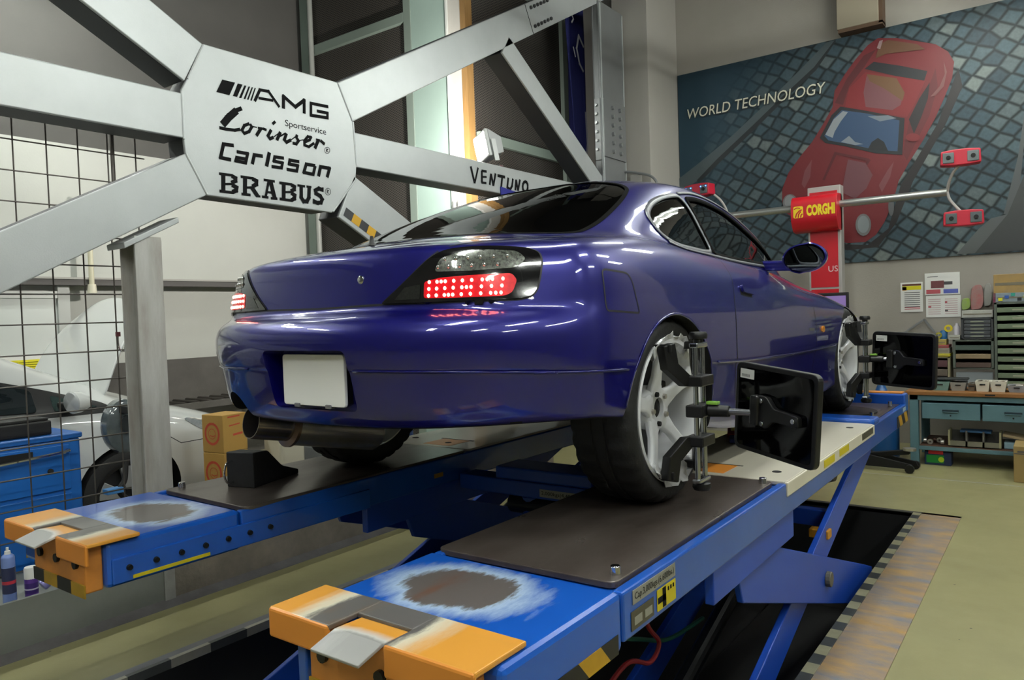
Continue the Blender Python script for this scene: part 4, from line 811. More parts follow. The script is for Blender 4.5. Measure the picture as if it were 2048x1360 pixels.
# near column under the sloping beam
tpart(MB().lim(-2.0, -1.985, -.345, -.20, .2, 1.87).lim(-2.13, -2.0, -.29, -.265, .2, 1.87).lim(-2.145, -2.13, -.345, -.20, .2, 1.87), 'post', mat('worn_post_paint', 'b4b4b0', .55, .0, var=.8, col2='8f8880', vscale=4, stretch=(3, 3, .6)), .003)
mb = MB().prism([(-.40, 1.80), (-.10, 1.955), (-.105, 1.985), (-.405, 1.83)], 'x', -2.16, -1.975); tpart(mb, 'post_head', M_SILVER, .004)
# ---------------------------------------------------------------- wire fence
FN = thing('wire_fence', 'thin grey welded wire fence panel behind the spray cans', 'fence', (-2.27, -.785, .205))
M_WIRE = mat('wire_grey', '55504c', .5, .5)
vw = MB().cyl((0, 0, 0), (0, 0, 2.50), .004, n=6).mesh('wire'); hw = MB().cyl((0, -1.2, 0), (0, .66, 0), .004, n=6).mesh('wire')
for k in range(-7, 5):
    o = link('wire', vw, M_WIRE, FN); o.location = (0, .008+.152*k, 0)
for k in range(17):
    o = link('wire', hw, M_WIRE, FN); o.location = (.008, 0, .010+.1515*k)
MB().cyl((0, .49, 1.75), (0, .49, 2.50), .011, n=8).build('rod', M_WIRE, FN)
# ---------------------------------------------------------------- mural print on the back wall
MU = thing('wall_mural', 'large printed mural of a red sports car on cobblestones', 'mural', (0, 5.88, 1.81))
def cobble():
    m = mat('cobble_print', '4a5a64', .55, spec=.3); nt = m.node_tree; N = nt.nodes; L = nt.links
    tc = N.new('ShaderNodeTexCoord'); sp = N.new('ShaderNodeSeparateXYZ'); L.new(tc.outputs['Object'], sp.inputs[0])
    cb = N.new('ShaderNodeCombineXYZ'); L.new(sp.outputs[0], cb.inputs[0]); L.new(sp.outputs[2], cb.inputs[1])
    mp = N.new('ShaderNodeMapping'); mp.inputs['Rotation'].default_value = (0, 0, math.radians(36)); mp.inputs['Scale'].default_value = (7.2, 8.6, 1); L.new(cb.outputs[0], mp.inputs[0])
    def vor(f):
        v = N.new('ShaderNodeTexVoronoi'); v.voronoi_dimensions = '2D'; v.feature = f; v.inputs['Scale'].default_value = 1; v.inputs['Randomness'].default_value = .27; L.new(mp.outputs[0], v.inputs['Vector']); return v
    ve = vor('DISTANCE_TO_EDGE'); vc = vor('F1')
    st = N.new('ShaderNodeSeparateXYZ'); L.new(vc.outputs['Color'], st.inputs[0])
    ramp = N.new('ShaderNodeValToRGB'); L.new(st.outputs[0], ramp.inputs[0])
    e = ramp.color_ramp.elements; e[0].color = lin('2c3a42'); e[1].color = lin('646c6a')
    for pos, c in ((.35, '36464e'), (.65, '405056'), (.88, '4c5658')):
        el = e.new(pos); el.color = lin(c)
    sh = N.new('ShaderNodeMapRange'); sh.inputs[1].default_value = .03; sh.inputs[2].default_value = .16; L.new(ve.outputs['Distance'], sh.inputs[0])
    mx = N.new('ShaderNodeMix'); mx.data_type = 'RGBA'; L.new(sh.outputs[0], mx.inputs[0]); mx.inputs[6].default_value = lin('182022'); L.new(ramp.outputs[0], mx.inputs[7])
    nz = N.new('ShaderNodeTexNoise'); nz.inputs['Scale'].default_value = 30; nz.inputs['Detail'].default_value = 5; L.new(tc.outputs['Object'], nz.inputs[0])
    m3 = N.new('ShaderNodeMix'); m3.data_type = 'RGBA'; m3.blend_type = 'OVERLAY'; m3.inputs[0].default_value = .35; L.new(mx.outputs[2], m3.inputs[6]); L.new(nz.outputs[0], m3.inputs[7])
    # the print fades to plain teal in its upper left corner
    g = N.new('ShaderNodeMath'); g.operation = 'MULTIPLY_ADD'; g.inputs[1].default_value = -.55; L.new(sp.outputs[2], g.inputs[0]); L.new(sp.outputs[0], g.inputs[2])
    gr = N.new('ShaderNodeMapRange'); gr.inputs[1].default_value = -2.35; gr.inputs[2].default_value = -1.35; gr.interpolation_type = 'SMOOTHSTEP'; L.new(g.outputs[0], gr.inputs[0])
    m4 = N.new('ShaderNodeMix'); m4.data_type = 'RGBA'; L.new(gr.outputs[0], m4.inputs[0]); m4.inputs[6].default_value = lin('223844'); L.new(m3.outputs[2], m4.inputs[7])
    L.new(m4.outputs[2], N['Principled BSDF'].inputs['Base Color'])
    return m
def mpart(mb, name, m):
    mb.v = [(v[0], v[1]-5.88, v[2]-1.81) for v in mb.v]; return mb.build(name, m, MU)
mpart(MB().lim(-1.69, 3.3, 5.882, 5.899, 1.81, 4.08), 'printed_sheet', cobble())
for i, (c, P) in enumerate(MURAL_ART):
    o = mpart(polys([P], 'y', 5.8812-.0004*i), 'printed_shape', mat('print_'+c, tuple(int(c[k:k+2], 16)/255*.66 for k in (0, 2, 4)), .5))
text('lettering', 'WORLD TECHNOLOGY', mat('print_cream', 'c8c4b0', .5), MU, (-1.575, -.016, 3.560-1.81), (1, 0, 0), (0, 0, 1), 1.50, .112, shear=.15)
text('lettering', 'WORLD TECHNOLOGY', mat('print_shadow', '1a2226', .5), MU, (-1.565, -.0155, 3.548-1.81), (1, 0, 0), (0, 0, 1), 1.50, .112, shear=.15)
bx = thing('wall_box', 'beige metal box high on the wall above the mural', 'box', (.27, 5.8, 4.1))
MB().lim(-.20, .18, -.06, .095, .02, 1.2).build('box_body', mat('beige_box', '908775', .6), bx, .006)
MB().lim(.18, .215, -.05, .095, .0, 1.2).build('side_edge', mat('brown_edge', '54402f', .6), bx); MB().lim(-.19, .215, -.05, .095, -.015, .02).build('lower_edge', mat('brown_edge', '54402f', .6), bx)
# ================================================================== scissor lift
def worn_paint(name, base, cx, cy, rx, ry, scuff='b9c6d2', metal='5c5653', rust='62402f', amp=.8, rough=.28):
    """gloss paint rubbed through to bare steel in one tyre-worn patch (object space, metres)"""
    if name in MATS: return MATS[name]
    m = mat(name, base, rough, coat=.3); nt = m.node_tree; N = nt.nodes; L = nt.links; b = N['Principled BSDF']
    tc = N.new('ShaderNodeTexCoord'); mp = N.new('ShaderNodeMapping'); mp.vector_type = 'POINT'
    mp.inputs['Location'].default_value = (-cx/rx, -cy/ry, 0); mp.inputs['Scale'].default_value = (1/rx, 1/ry, 0); L.new(tc.outputs['Object'], mp.inputs[0])
    ln = N.new('ShaderNodeVectorMath'); ln.operation = 'LENGTH'; L.new(mp.outputs[0], ln.inputs[0])
    nz = N.new('ShaderNodeTexNoise'); nz.inputs['Scale'].default_value = 6; nz.inputs['Detail'].default_value = 10; nz.inputs['Roughness'].default_value = .75
    m2 = N.new('ShaderNodeMapping'); m2.inputs['Scale'].default_value = (3.2, .8, 1); L.new(tc.outputs['Object'], m2.inputs[0]); L.new(m2.outputs[0], nz.inputs[0])
    ad = N.new('ShaderNodeMath'); ad.operation = 'MULTIPLY_ADD'; L.new(nz.outputs[0], ad.inputs[0]); ad.inputs[1].default_value = amp; L.new(ln.outputs['Value'], ad.inputs[2])
    sb = N.new('ShaderNodeMath'); sb.operation = 'SUBTRACT'; L.new(ad.outputs[0], sb.inputs[0]); sb.inputs[1].default_value = amp*.5
    cr = N.new('ShaderNodeValToRGB'); L.new(sb.outputs[0], cr.inputs[0]); e = cr.color_ramp.elements
    e[0].position = .0; e[0].color = lin(metal); e[1].position = 1.0; e[1].color = lin(base)
    for p, c in ((.56, metal), (.66, scuff), (.95, base)):
        q = e.new(p); q.color = lin(c)
    n3 = N.new('ShaderNodeTexNoise'); n3.inputs['Scale'].default_value = 5; n3.inputs['Detail'].default_value = 5; L.new(m2.outputs[0], n3.inputs[0])
    rr = N.new('ShaderNodeMapRange'); rr.inputs[1].default_value = .55; rr.inputs[2].default_value = .75; L.new(n3.outputs[0], rr.inputs[0])
    inn = N.new('ShaderNodeMapRange'); inn.inputs[1].default_value = .62; inn.inputs[2].default_value = .5; L.new(sb.outputs[0], inn.inputs[0])
    mu = N.new('ShaderNodeMath'); mu.operation = 'MULTIPLY'; L.new(rr.outputs[0], mu.inputs[0]); L.new(inn.outputs[0], mu.inputs[1])
    mx = N.new('ShaderNodeMix'); mx.data_type = 'RGBA'; L.new(mu.outputs[0], mx.inputs[0]); L.new(cr.outputs[0], mx.inputs[6]); mx.inputs[7].default_value = lin(rust)
    L.new(mx.outputs[2], b.inputs['Base Color'])
    rg = N.new('ShaderNodeMapRange'); rg.inputs[1].default_value = .55; rg.inputs[2].default_value = .85; rg.inputs[3].default_value = .42; rg.inputs[4].default_value = rough; L.new(sb.outputs[0], rg.inputs[0]); L.new(rg.outputs[0], b.inputs['Roughness'])
    return m
BLUE = '1554b4'
M_LBLUE = mat('lift_blue_paint', BLUE, .30, coat=.3, var=.25, col2='123f8c', vscale=6)
M_LBLUE2 = mat('scissor_blue_paint', '1b49b0', .4)
M_LBOLT = mat('black_bolt', '141414', .5, .3)
M_PLATE = mat('slip_plate_steel', '625a55', .3, .35, var=1., col2='453b36', vscale=2.5, stretch=(2.2, .8, 1), rvar=.03)
M_ORANGE = mat('orange_paint', 'd98a35', .42)
M_CREAM = worn_paint('cream_deck_paint', 'c9c3b2', .75, 1.35, .34, .95, 'a8a79f', '6c6b69', '6c6b69', .9, .45)
M_CREAM2 = worn_paint('cream_deck_paint_b', 'c9c3b2', -.75, 1.35, .34, .95, 'a8a79f', '6c6b69', '6c6b69', .9, .45)
M_HAZ = stripes('hazard_stripe', '17171a', 'c99a1c', 'Y', .19, .5, .9, .5, 'Z')
M_HAZX = stripes('hazard_stripe_x', '17171a', 'b08a1e', 'X', .19, .5, 0, .5)
LAB_S = mat('silver_label', '9a9a92', .45, .3); LAB_Y = mat('yellow_label', 'd2bf1c', .5); LAB_D = mat('dark_label', '4a4638', .5)
def runway(s):
    root = thing('lift_runway', 'blue lift runway nearest the camera, carrying the coupe\'s right wheels' if s > 0 else 'far blue lift runway with the black wheel chock on it', 'lift', (s*.7525, -.8, 0), group='runways of the scissor lift')
    def W(mb, name, m, bevel=.004, par=root, smooth=False):
        mb.v = [(v[0]-s*.7525, v[1]+.8, v[2]) for v in mb.v] if par is root else mb.v
        return mb.build(name, m, par, bevel, smooth)
    def X(a, b): return (min(s*a, s*b), max(s*a, s*b))
    def L(a, b, y0, y1, z0, z1): x0, x1 = X(a, b); return MB().lim(x0, x1, y0, y1, z0, z1)
    mp = worn_paint('worn_blue_deck' if s > 0 else 'worn_blue_deck_b', BLUE, s*-.045, -.185, .255, .185, 'a9c0dc')
    W(L(.455, 1.05, -1.265, -.805, .602, .742), 'ramp_deck', mp, .014)
    # side rails
    W(L(1.018, 1.05, -.80, 3.13, .617, .736), 'outer_rail', M_LBLUE, .006); W(L(.455, .487, -.80, 3.13, .617, .736), 'inner_rail', M_LBLUE, .006)
    W(L(.487, 1.018, -.79, 3.12, .64, .725), 'deck_core', M_LBLUE, 0)
    W(L(.447, .455, -1.25, -.2, .612, .690), 'side_channel', M_LBLUE, .003)
    # dark slip plate with rounded corners
    P = round_poly([(s*.455, -.785), (s*1.015, -.775), (s*1.01, .452), (s*.47, .452)], .03)
    W(MB().prism(P, 'z', .728, .7452), 'slip_plate', M_PLATE, .003)
    for x, y in ((.985, -.715), (.985, .405)):
        W(MB().cyl((s*x, y, .744), (s*x, y, .766), .015, .013, 12), 'knob', M_CHROME, .002, smooth=True)
    # cream section
    P = round_poly([(s*.47, .468), (s*1.052, .468), (s*1.052, 2.03), (s*.47, 2.03)], .02)
    W(MB().prism(P, 'z', .728, .7448), 'cream_deck', M_CREAM if s > 0 else M_CREAM2, .004)
    W(L(1.043, 1.056, .468, 2.03, .688, .741), 'cream_flange', mat('cream_paint', 'd8d2c0', .5), .004)
    W(L(.62, .80, .50, .66, .7445, .7458), 'pocket', M_ORANGE, 0)
    W(L(.60, .82, .662, .672, .7445, .746), 'pocket_edge', M_DARK, 0)
    for x, y in ((.69, .57), (.97, .62), (.97, 1.85), (.60, 1.85)):
        W(MB().cyl((s*x, y, .7445), (s*x, y, .7465), .018, n=14), 'hole', M_DARK, 0)
    W(MB().prism(round_poly([(s*.455, 2.035), (s*1.052, 2.035), (s*1.052, 2.20), (s*.455, 2.20)], .03), 'z', .730, .766), 'bridge_plate', M_LBLUE, .012)
    W(L(.487, 1.018, 2.20, 3.0, .725, .737), 'turn_bay', M_PLATE, 0)
    W(MB().cyl((s*.74, 2.525, .737), (s*.74, 2.525, .7445), .235, n=40), 'turntable', mat('turntable_steel', '2c2a29', .45, .6), .002)
    for y in (2.30, 2.85): W(MB().cyl((s*.99, y, .737), (s*.99, y, .772), .012, n=10), 'pin', M_CHROME, .002)
    W(L(.455, 1.05, 3.02, 3.13, .64, .80), 'end_stop', M_LBLUE, .01)
    W(L(.47, 1.03, 3.04, 3.12, .80, .808), 'end_strip', M_ORANGE, 0)
    W(L(1.0505, 1.052, 2.72, 3.10, .622, .69), 'hazard_strip', M_HAZ, 0)
    # rear orange flap, tongue and bumper
    flap = round_poly([(.440, -1.315), (1.035, -1.315), (1.035, -1.165), (.452, -1.165)], .014)
    hole = (.640, .805)
    mo = worn_paint('worn_orange_flap' if s > 0 else 'worn_orange_flap_b', 'dc9a3a', s*-.06, -.44, .215, .40, 'd8d2bc', '5c5a58', '6a5a48', .45, .4)
    for a0, a1, y0 in ((.440, hole[0], -1.325), (hole[0], hole[1], -1.245), (hole[1], 1.035, -1.325)):
        W(L(a0, a1, y0, -1.165, .745, .757), 'flap', mo, .003)
    for a0, a1 in ((.440, hole[0]), (hole[1], 1.035)): W(L(a0, a1, -1.330, -1.318, .690, .756), 'flap_lip', M_ORANGE, .006)
    tg = MB().prism([(-1.245, .750), (-1.32, .753), (-1.385, .734), (-1.383, .727), (-1.32, .744), (-1.245, .741)], 'x', *X(hole[0]+.014, hole[1]-.010))
    W(tg, 'tongue', worn_paint('worn_tongue' if s > 0 else 'worn_tongue_b', 'dc9a3a', s*-.012, -.56, .16, .085, 'd0cfca', '9a9a98', 'b0b0ae', .3, .35), .002)
    ba, bb = (.565, 1.01) if s > 0 else (.475, .83)
    W(L(ba, bb, -1.318, -1.265, .60, .742), 'bumper', mat('orange_bumper', 'd08538', .5, var=.6, col2='9a6a3a', vscale=7), .006)
    W(L(ba, bb, -1.322, -1.318, .588, .628), 'hazard_tape', M_HAZX, 0)
    for x in (ba+.05, (ba+bb)/2, bb-.06): W(MB().cyl((s*x, -1.318, .685), (s*x, -1.328, .685), .014, n=10), 'bolt', M_LBOLT, 0)
    if s > 0: W(L(.50, .53, -1.30, -1.26, .45, .72), 'lug', M_LBLUE, .004)
    # bolts along the inner rail, yellow scale
    for i in range(7): W(MB().cyl((s*.4475, -1.20+.085*i, .655), (s*.438, -1.20+.085*i, .655), .010, .008, 10), 'bolt', M_LBOLT, 0)
    W(L(.4455, .447, -1.19, -.93, .617, .628), 'scale_strip', LAB_Y, 0)
    W(L(.453, .4548, .2, .26, .655, .675), 'reflector', mat('amber_reflector', 'b88a1a', .3), 0)
    W(L(1.0502, 1.0515, -1.25, -.83, .604, .650) if s > 0 else L(1.0502, 1.0515, -1.26, -.84, .60, .632), 'hazard_strip', M_HAZ, 0)
    # sub-frame rails and brackets under the deck
    W(L(1.0, 1.03, -.20, .62, .500, .617), 'sub_rail', M_LBLUE2, .004); W(L(.475, .505, -.20, .62, .500, .617), 'sub_rail', M_LBLUE2, .004)
    # scissor arms: one pair rising to the front, one pair rising to the rear
    for x in (.965, .545):
        a = np.array((2.30, .61)); b = np.array((-.75, -.37)); d = (b-a)/np.linalg.norm(b-a); n = np.array([-d[1], d[0]])*.075
        W(MB().prism([tuple(a+n), tuple(b+n), tuple(b-n), tuple(a-n)], 'x', *X(x-.014, x+.014)), 'scissor_arm', M_LBLUE2, .004)
    for x in (1.0, .505):
        W(MB().prism([(.02, .60), (.10, .405), (1.75, -.145), (2.10, -.20), (2.12, -.06), (1.95, .0), (.16, .60)], 'x', *X(x-.012, x+.012)), 'scissor_arm', M_LBLUE2, .004)
    W(MB().cyl((s*.48, 1.16, .165), (s*1.03, 1.16, .165), .022, n=14), 'pivot_pin', M_STEEL, 0)
    W(MB().cyl((s*1.012, 1.16, .165), (s*1.035, 1.16, .165), .034, n=14), 'pivot_head', mat('dull_pin', '6d6a60', .5, .6), .003)
    W(MB().cyl((s*.72, -.4, -.22), (s*.72, 1.55, .42), .035, n=14), 'hydraulic_cylinder', mat('dark_cylinder', '17181a', .4, .4), .003)
    W(L(.50, .53, -.36, -.18, .44, .62) if False else L(.535, .975, 1.50, 1.56, .30, .38), 'cross_member', M_LBLUE2, .004)
    W(L(.90, .99, 1.30, 1.36, .30, .34), 'arm_stop', mat('amber_block', 'c88a1e', .5), .004)
    W(L(.46, 1.04, -.6, 3.0, -.42, -.36), 'base_frame', M_DARK, .004)
    W(MB().lathe([(.04, -.03), (.075, -.03), (.085, 0), (.075, .03), (.04, .03)], (s*.80, 2.12, .47), 'x', 20, True), 'roller', mat('grey_roller', '6a665e', .6), 0, smooth=True)
    if s > 0:
        W(L(1.0505, 1.052, -.755, -.515, .693, .727), 'capacity_label', LAB_S, 0)
        t = text('lettering', 'Cap.3,000kgs.(6,600lbs.)', M_INK, root, (1.0526-.7525, -.745+.8, .698), (0, 1, 0), (0, 0, 1), .22, .022)
        W(L(1.0505, 1.052, -.765, -.645, .632, .678), 'rating_label', LAB_D, 0)
        for i in range(2): W(L(1.0521, 1.0526, -.75+.055*i, -.71+.055*i, .642, .662), 'label_print', LAB_S, 0)
        W(L(1.0505, 1.052, -.625, -.515, .632, .686), 'warning_label', LAB_Y, 0)
        W(L(1.0521, 1.0526, -.595, -.575, .634, .684).add(*poly_box(1.0521, 1.0526, -.622, -.575, .650, .666)), 'label_print', M_INK, 0)
        for y in (-.56, -.545, -.53): W(L(1.0521, 1.0526, y-.004, y+.004, .668, .678), 'label_print', M_INK, 0)
        for y0, y1, z0, m in ((.98, 1.16, .700, LAB_Y), (1.25, 1.43, .703, LAB_Y), (1.72, 1.98, .703, LAB_D)):
            W(L(1.0562, 1.0575, y0, y1, z0, z0+.032), 'side_sticker', m, 0)
        W(L(1.0505, 1.052, 2.92, 3.02, .70, .722), 'maker_plate', mat('pale_plate', '9fb4cc', .5), 0)
    return root
def poly_box(x0, x1, y0, y1, z0, z1):
    m = MB().lim(x0, x1, y0, y1, z0, z1); return m.v, m.f
RW_R = runway(1); RW_L = runway(-1)
# ---------------------------------------------------------------- sliding jack beam between the runways
JB = thing('jack_beam', 'dark blue sliding jack beam between the two runways', 'jack', (0, .42, .60))
MB().lim(-.44, .44, -.06, .06, -.02, .05).build('beam', M_LBLUE2, JB, .006)
MB().lim(-.20, .30, -.09, .09, .06, .115).build('arm', M_LBLUE2, JB, .008)
MB().lim(.02, .24, -.0615, -.0602, -.008, .026).build('label', LAB_S, JB); text('lettering', '2,000kgs(4,400lbs)', M_INK, JB, (.03, -.062, -.002), (1, 0, 0), (0, 0, 1), .20, .020)
MB().cyl((-.05, 0, -.20), (-.05, 0, -.02), .06, n=18).build('ram', M_LBLUE2, JB, .004, True)
MB().cyl((-.16, -.02, -.06), (.10, -.02, -.06), .045, n=16).build('cylinder', mat('dark_ram', '101622', .4, .3), JB, .004, True)
for x in (.30, .36, .40): MB().cyl((x, -.05, .03), (x, -.05, .12), .012, n=10).build('fitting', M_STEEL, JB, 0, True)
MB().tube([(.30, -.06, -.05), (.34, -.08, -.10), (.38, -.06, -.05)], .008, 8, 5).build('hose', M_RUB, JB, 0, True)
MB().cyl((.43, -.04, -.01), (.48, -.04, -.01), .035, n=14).build('end_roller', M_STEEL, JB, .003, True)
# ---------------------------------------------------------------- hoses in the pit
for c, P, lb in (('8a1f22', [(.75, -.16, .50), (.75, -.087, .341), (.75, -.004, .251), (.75, -.076, .21), (.75, -.25, .271), (.75, -.5, .20)], 'thin red air hose hanging under the near runway'),
             ('0f5a48', [(.70, -.45, .50), (.70, -.212, .34), (.70, -.035, .262), (.70, .188, .182), (.70, .5, .15)], 'thin green air hose hanging under the near runway')):
    tag(MB().tube(P, .008, 8, 8).build('air_hose', mat('hose_'+c, c, .5), None, 0, True), lb, 'hose', 'air hoses in the pit')
# ---------------------------------------------------------------- wheel chock
CH = thing('wheel_chock', 'black rubber wheel chock with a wire handle on the far runway', 'chock', (-.755, -.60, .7455), math.radians(17))
MB().prism(round_poly([(0, 0), (.29, 0), (.29, .018), (.18, .055), (.09, .135), (.0, .140)], [.004, .004, .006, .02, .012, .006]), 'x', -.065, .065).build('wedge', mat('chock_rubber', '1b1b1d', .7, var=.4, col2='2a2a2c', vscale=20, bump=.08), CH, .004)
MB().tube([(-.035, 0, .105), (-.035, -.035, .10), (-.035, -.05, .06), (-.035, -.035, .025), (-.035, 0, .022)], .004, 8, 6).build('handle', M_CHROME, CH, 0, True)
# ================================================================== wheel clamps with target panels
M_CLBLK = mat('clamp_black', '0e0e10', .38)
M_ROD = mat('clamp_rod', 'b9bcc0', .2, 1.)
def clamp(y0, label, rot, tz, roll, px, sc):
    root = thing('wheel_clamp', label, 'wheel clamp', (.818, y0, ZR+.3155), group='alignment clamps on the near wheels')
    for dy in (-.030, .030): MB().cyl((.10, dy, -.225), (.10, dy, .215), .0085, n=12).build('rod', M_ROD, root, 0, True)
    MB().lim(.085, .115, -.044, .044, .205, .222).build('rod_cap', M_ROD, root, .004); MB().lim(.085, .115, -.044, .044, -.235, -.222).build('rod_cap', M_ROD, root, .004)
    MB().lathe([(0, .222), (.016, .222), (.016, .232), (.029, .234), (.031, .246), (.026, .256), (0, .257)], (.10, 0, 0), 'z', 20).build('knob', M_CLBLK, root, 0, True)
    MB().lathe([(0, -.265), (.026, -.262), (.031, -.252), (.029, -.24), (.016, -.236), (0, -.236)], (.10, 0, 0), 'z', 20).build('knob', M_CLBLK, root, 0, True)
    for sz in (1, -1):
        MB().lim(.068, .130, -.052, .052, sz*.098-.017, sz*.098+.017).build('carriage', M_CLBLK, root, .004)
        for sy in (1, -1):
            # cranked jaw arm, a slab reaching from the carriage to the rim edge
            pr = [(sy*.020, sz*.082), (sy*.060, sz*.082), (sy*.118, sz*.140), (sy*.128, sz*.215), (sy*.092, sz*.225), (sy*.082, sz*.158), (sy*.045, sz*.118), (sy*.020, sz*.116)]
            mb = MB().prism(pr, 'x', 0, .028)
            mb.v = [(v[0]+.072-max(0, abs(v[1])-.03)*.62, v[1], v[2]) for v in mb.v]
            jaw = mb.build('jaw', M_CLBLK, root, .003)
            MB().lim(-.012, .055, sy*.105-.012, sy*.105+.012, sz*.205-.010, sz*.205+.016).build('claw', M_CLBLK, jaw, .003)
            MB().cyl((.046, sy*.108, sz*.205), (.052, sy*.108, sz*.205), .006, n=8).build('screw', M_ROD, jaw)
    MB().lim(.070, .13, -.05, .05, -.020, .020).build('carriage', M_CLBLK, root, .005)
    MB().cyl((.06, 0, 0), (.175, 0, .0), .016, n=14).build('collar', M_CLBLK, root, .003, True)
    MB().cyl((.16, 0, .0), (px-.03, 0, .0), .011, n=14).build('shaft', M_ROD, root, 0, True)
    MB().cyl((.13, 0, .0), (.20, 0, .0), .021, .018, n=14).build('sleeve', M_CLBLK, root, .003, True)
    MB().lim(.125, .165, -.012, .012, .020, .031).build('level', mat('bubble_level', '7fae4a', .2), root, .003)
    # target panel
    pv = Matrix.Translation((px, 0, tz)) @ Matrix.Rotation(math.radians(rot), 4, 'Z') @ Matrix.Rotation(math.radians(roll), 4, 'Y') @ Matrix.Scale(sc, 4)
    def T(mb): mb.v = [tuple(pv @ Vector(v)) for v in mb.v]; return mb
    T(MB().prism(round_poly([(-.168, -.142), (.168, -.142), (.168, .142), (-.168, .142)], .028), 'y', -.010, .012)).build('target_frame', mat('panel_frame_black', '101012', .45), root, .004)
    pan = T(MB().prism(round_poly([(-.152, -.127), (.152, -.127), (.152, .127), (-.152, .127)], .016), 'y', -.0115, -.0095)).build('target_glass', mat('panel_gloss_black', '020203', .06, spec=.25), root)
    T(MB().lim(-.145, -.085, -.0128, -.0117, .092, .122)).build('sticker', P_WHITE, root)
    for i in range(9): T(MB().lim(-.138+.004*i, -.1365+.004*i, -.0134, -.0129, .097, .106)).build('barcode', P_INK, root)
    T(MB().lim(-.07, -.035, -.045, -.0117, -.045, .050)).build('bracket', M_CLBLK, root, .008)
    T(MB().prism(round_poly([(-.06, -.04), (-.06, .05), (-.01, .05), (.02, .018), (.115, .012), (.12, -.022), (.02, -.022), (-.01, -.05)], .01), 'y', -.032, -.0117)).build('bracket_arm', M_CLBLK, root, .003)
    for x, z in ((-.03, .035), (-.025, -.035), (.10, -.004)): T(MB().cyl((x, -.0365, z), (x, -.031, z), .008, n=10)).build('screw', M_ROD, root, .001, True)
    # torn white protection film between jaws and rim
    rnd = random.Random(int(y0*10)+3)
    for c0, c1 in ((50, 128), (228, 318)):
        mb = MB()
        n = 16; V = []
        for i in range(n+1):
            t = math.radians(c0+(c1-c0)*i/n); ro = .236+rnd.choice((.006, .012, .026, .020)); ri = .205+rnd.uniform(-.01, .008)
            for r, x in ((ri, -.004), (.222, .008), (.236, .009), (ro, .011+rnd.uniform(0, .012))): V.append((x, r*math.cos(t), r*math.sin(t)))
        mb.add(V, [(i*4+k, (i+1)*4+k, (i+1)*4+k+1, i*4+k+1) for i in range(n) for k in range(3)])
        f = mb.build('protection_film', mat('white_film', 'd4d4d6', .45), root)
        sm = f.modifiers.new('s', 'SOLIDIFY'); sm.thickness = .0015
    return root
clamp(0, 'black wheel clamp and glossy target panel on the coupe\'s rear wheel', -28, .002, 5, .345, 1.0)
clamp(2.525, 'black wheel clamp and glossy target panel on the coupe\'s front wheel', -21, -.005, 2.5, .305, 1.13)
# ================================================================== alignment camera post with red sign
M_CRED = mat('machine_red', 'b01220', .4, coat=.3); M_CGREY = mat('machine_grey', 'a9a6a2', .4, .3); M_CYEL = mat('sign_yellow', 'e0c81e', .5)
CP = thing('alignment_camera_post', 'red alignment post with yellow-lettered sign and silver camera bar', 'machine', (.03, 5.25, 0))
MB().lim(-.145, .155, 0, .12, .0, 2.52).build('column', M_CGREY, CP, .006)
MB().lim(-.125, .125, -.004, 0, 1.56, 2.47).build('red_panel', M_CRED, CP)
MB().lim(-.125, .125, -.004, 0, .3, 1.54).build('red_panel', M_CRED, CP)
text('lettering', 'US', mat('machine_white', 'd4d0cc', .5), CP, (.035, -.0055, 1.705), (1, 0, 0), (0, 0, 1), .085, .055)
hd = MB().prism(round_poly([(-.02, 2.09), (-.10, 2.10), (-.16, 2.20), (-.16, 2.36), (-.12, 2.43), (.05, 2.44), (.05, 2.09)], .04), 'x', -.26, .155).build('sign_box', M_CRED, CP, .004)
text('lettering', 'CORGHI', M_CYEL, hd, (-.115, -.1612, 2.235), (1, 0, 0), (0, 0, 1), .255, .105, bold=.055)
lg = MB().prism(round_poly([(-.235, 2.225), (-.145, 2.225), (-.145, 2.335), (-.235, 2.335)], .018), 'y', -.162, -.1605).build('emblem', M_CYEL, hd)
flat_strokes([(.012, [(-.215, 2.23), (-.205, 2.265), (-.18, 2.29), (-.155, 2.30)]), (.012, [(-.19, 2.228), (-.185, 2.26), (-.165, 2.285)]), (.012, [(-.168, 2.228), (-.163, 2.25), (-.15, 2.262)]), (.008, [(-.228, 2.31), (-.20, 2.322), (-.17, 2.315)])], 'y', -.1635).build('emblem_mark', M_CRED, hd)
MB().cyl((-.92, -.02, 2.335), (1.03, -.02, 2.335), .034, n=18).build('camera_bar', mat('silver_bar', 'aeb0ac', .32, .8), CP, .004, True)
def pod(x, z, ang, leds):
    b = MB(); P = round_poly([(-.15, -.055), (-.05, -.065), (.05, -.065), (.15, -.055), (.145, .060), (.05, .070), (-.05, .070), (-.145, .060)], .012)
    b.prism(P, 'y', -.06, .06); R = Matrix.Rotation(math.radians(ang), 3, 'Z')
    def T(mb): mb.v = [tuple(R @ Vector(v)+Vector((x, -.10, z))) for v in mb.v]; return mb
    p = T(b).build('camera_pod', mat('pod_red', 'a8122c', .4), CP, .008)
    for sx in (-1, 1):
        T(MB().lim(sx*.09-.042, sx*.09+.042, -.068, -.058, -.042, .046)).build('camera_lens', mat('lens_grey', '50585a', .25), p, .006)
        T(MB().cyl((sx*.09, -.069, .002), (sx*.09, -.078, .002), .018, n=16)).build('aperture', M_DARK, p)
        if leds:
            for dx in (-.03, .03): T(MB().cyl((sx*.09+dx, -.069, .03), (sx*.09+dx, -.074, .03), .005, n=8)).build('blue_led', mat('blue_led', '3a6bff', .3, emit=12), p)
pod(1.14, 2.60, 8, False); pod(1.155, 2.085, 8, False); pod(-1.19, 2.615, -12, True); pod(-1.03, 2.09, -12, True)
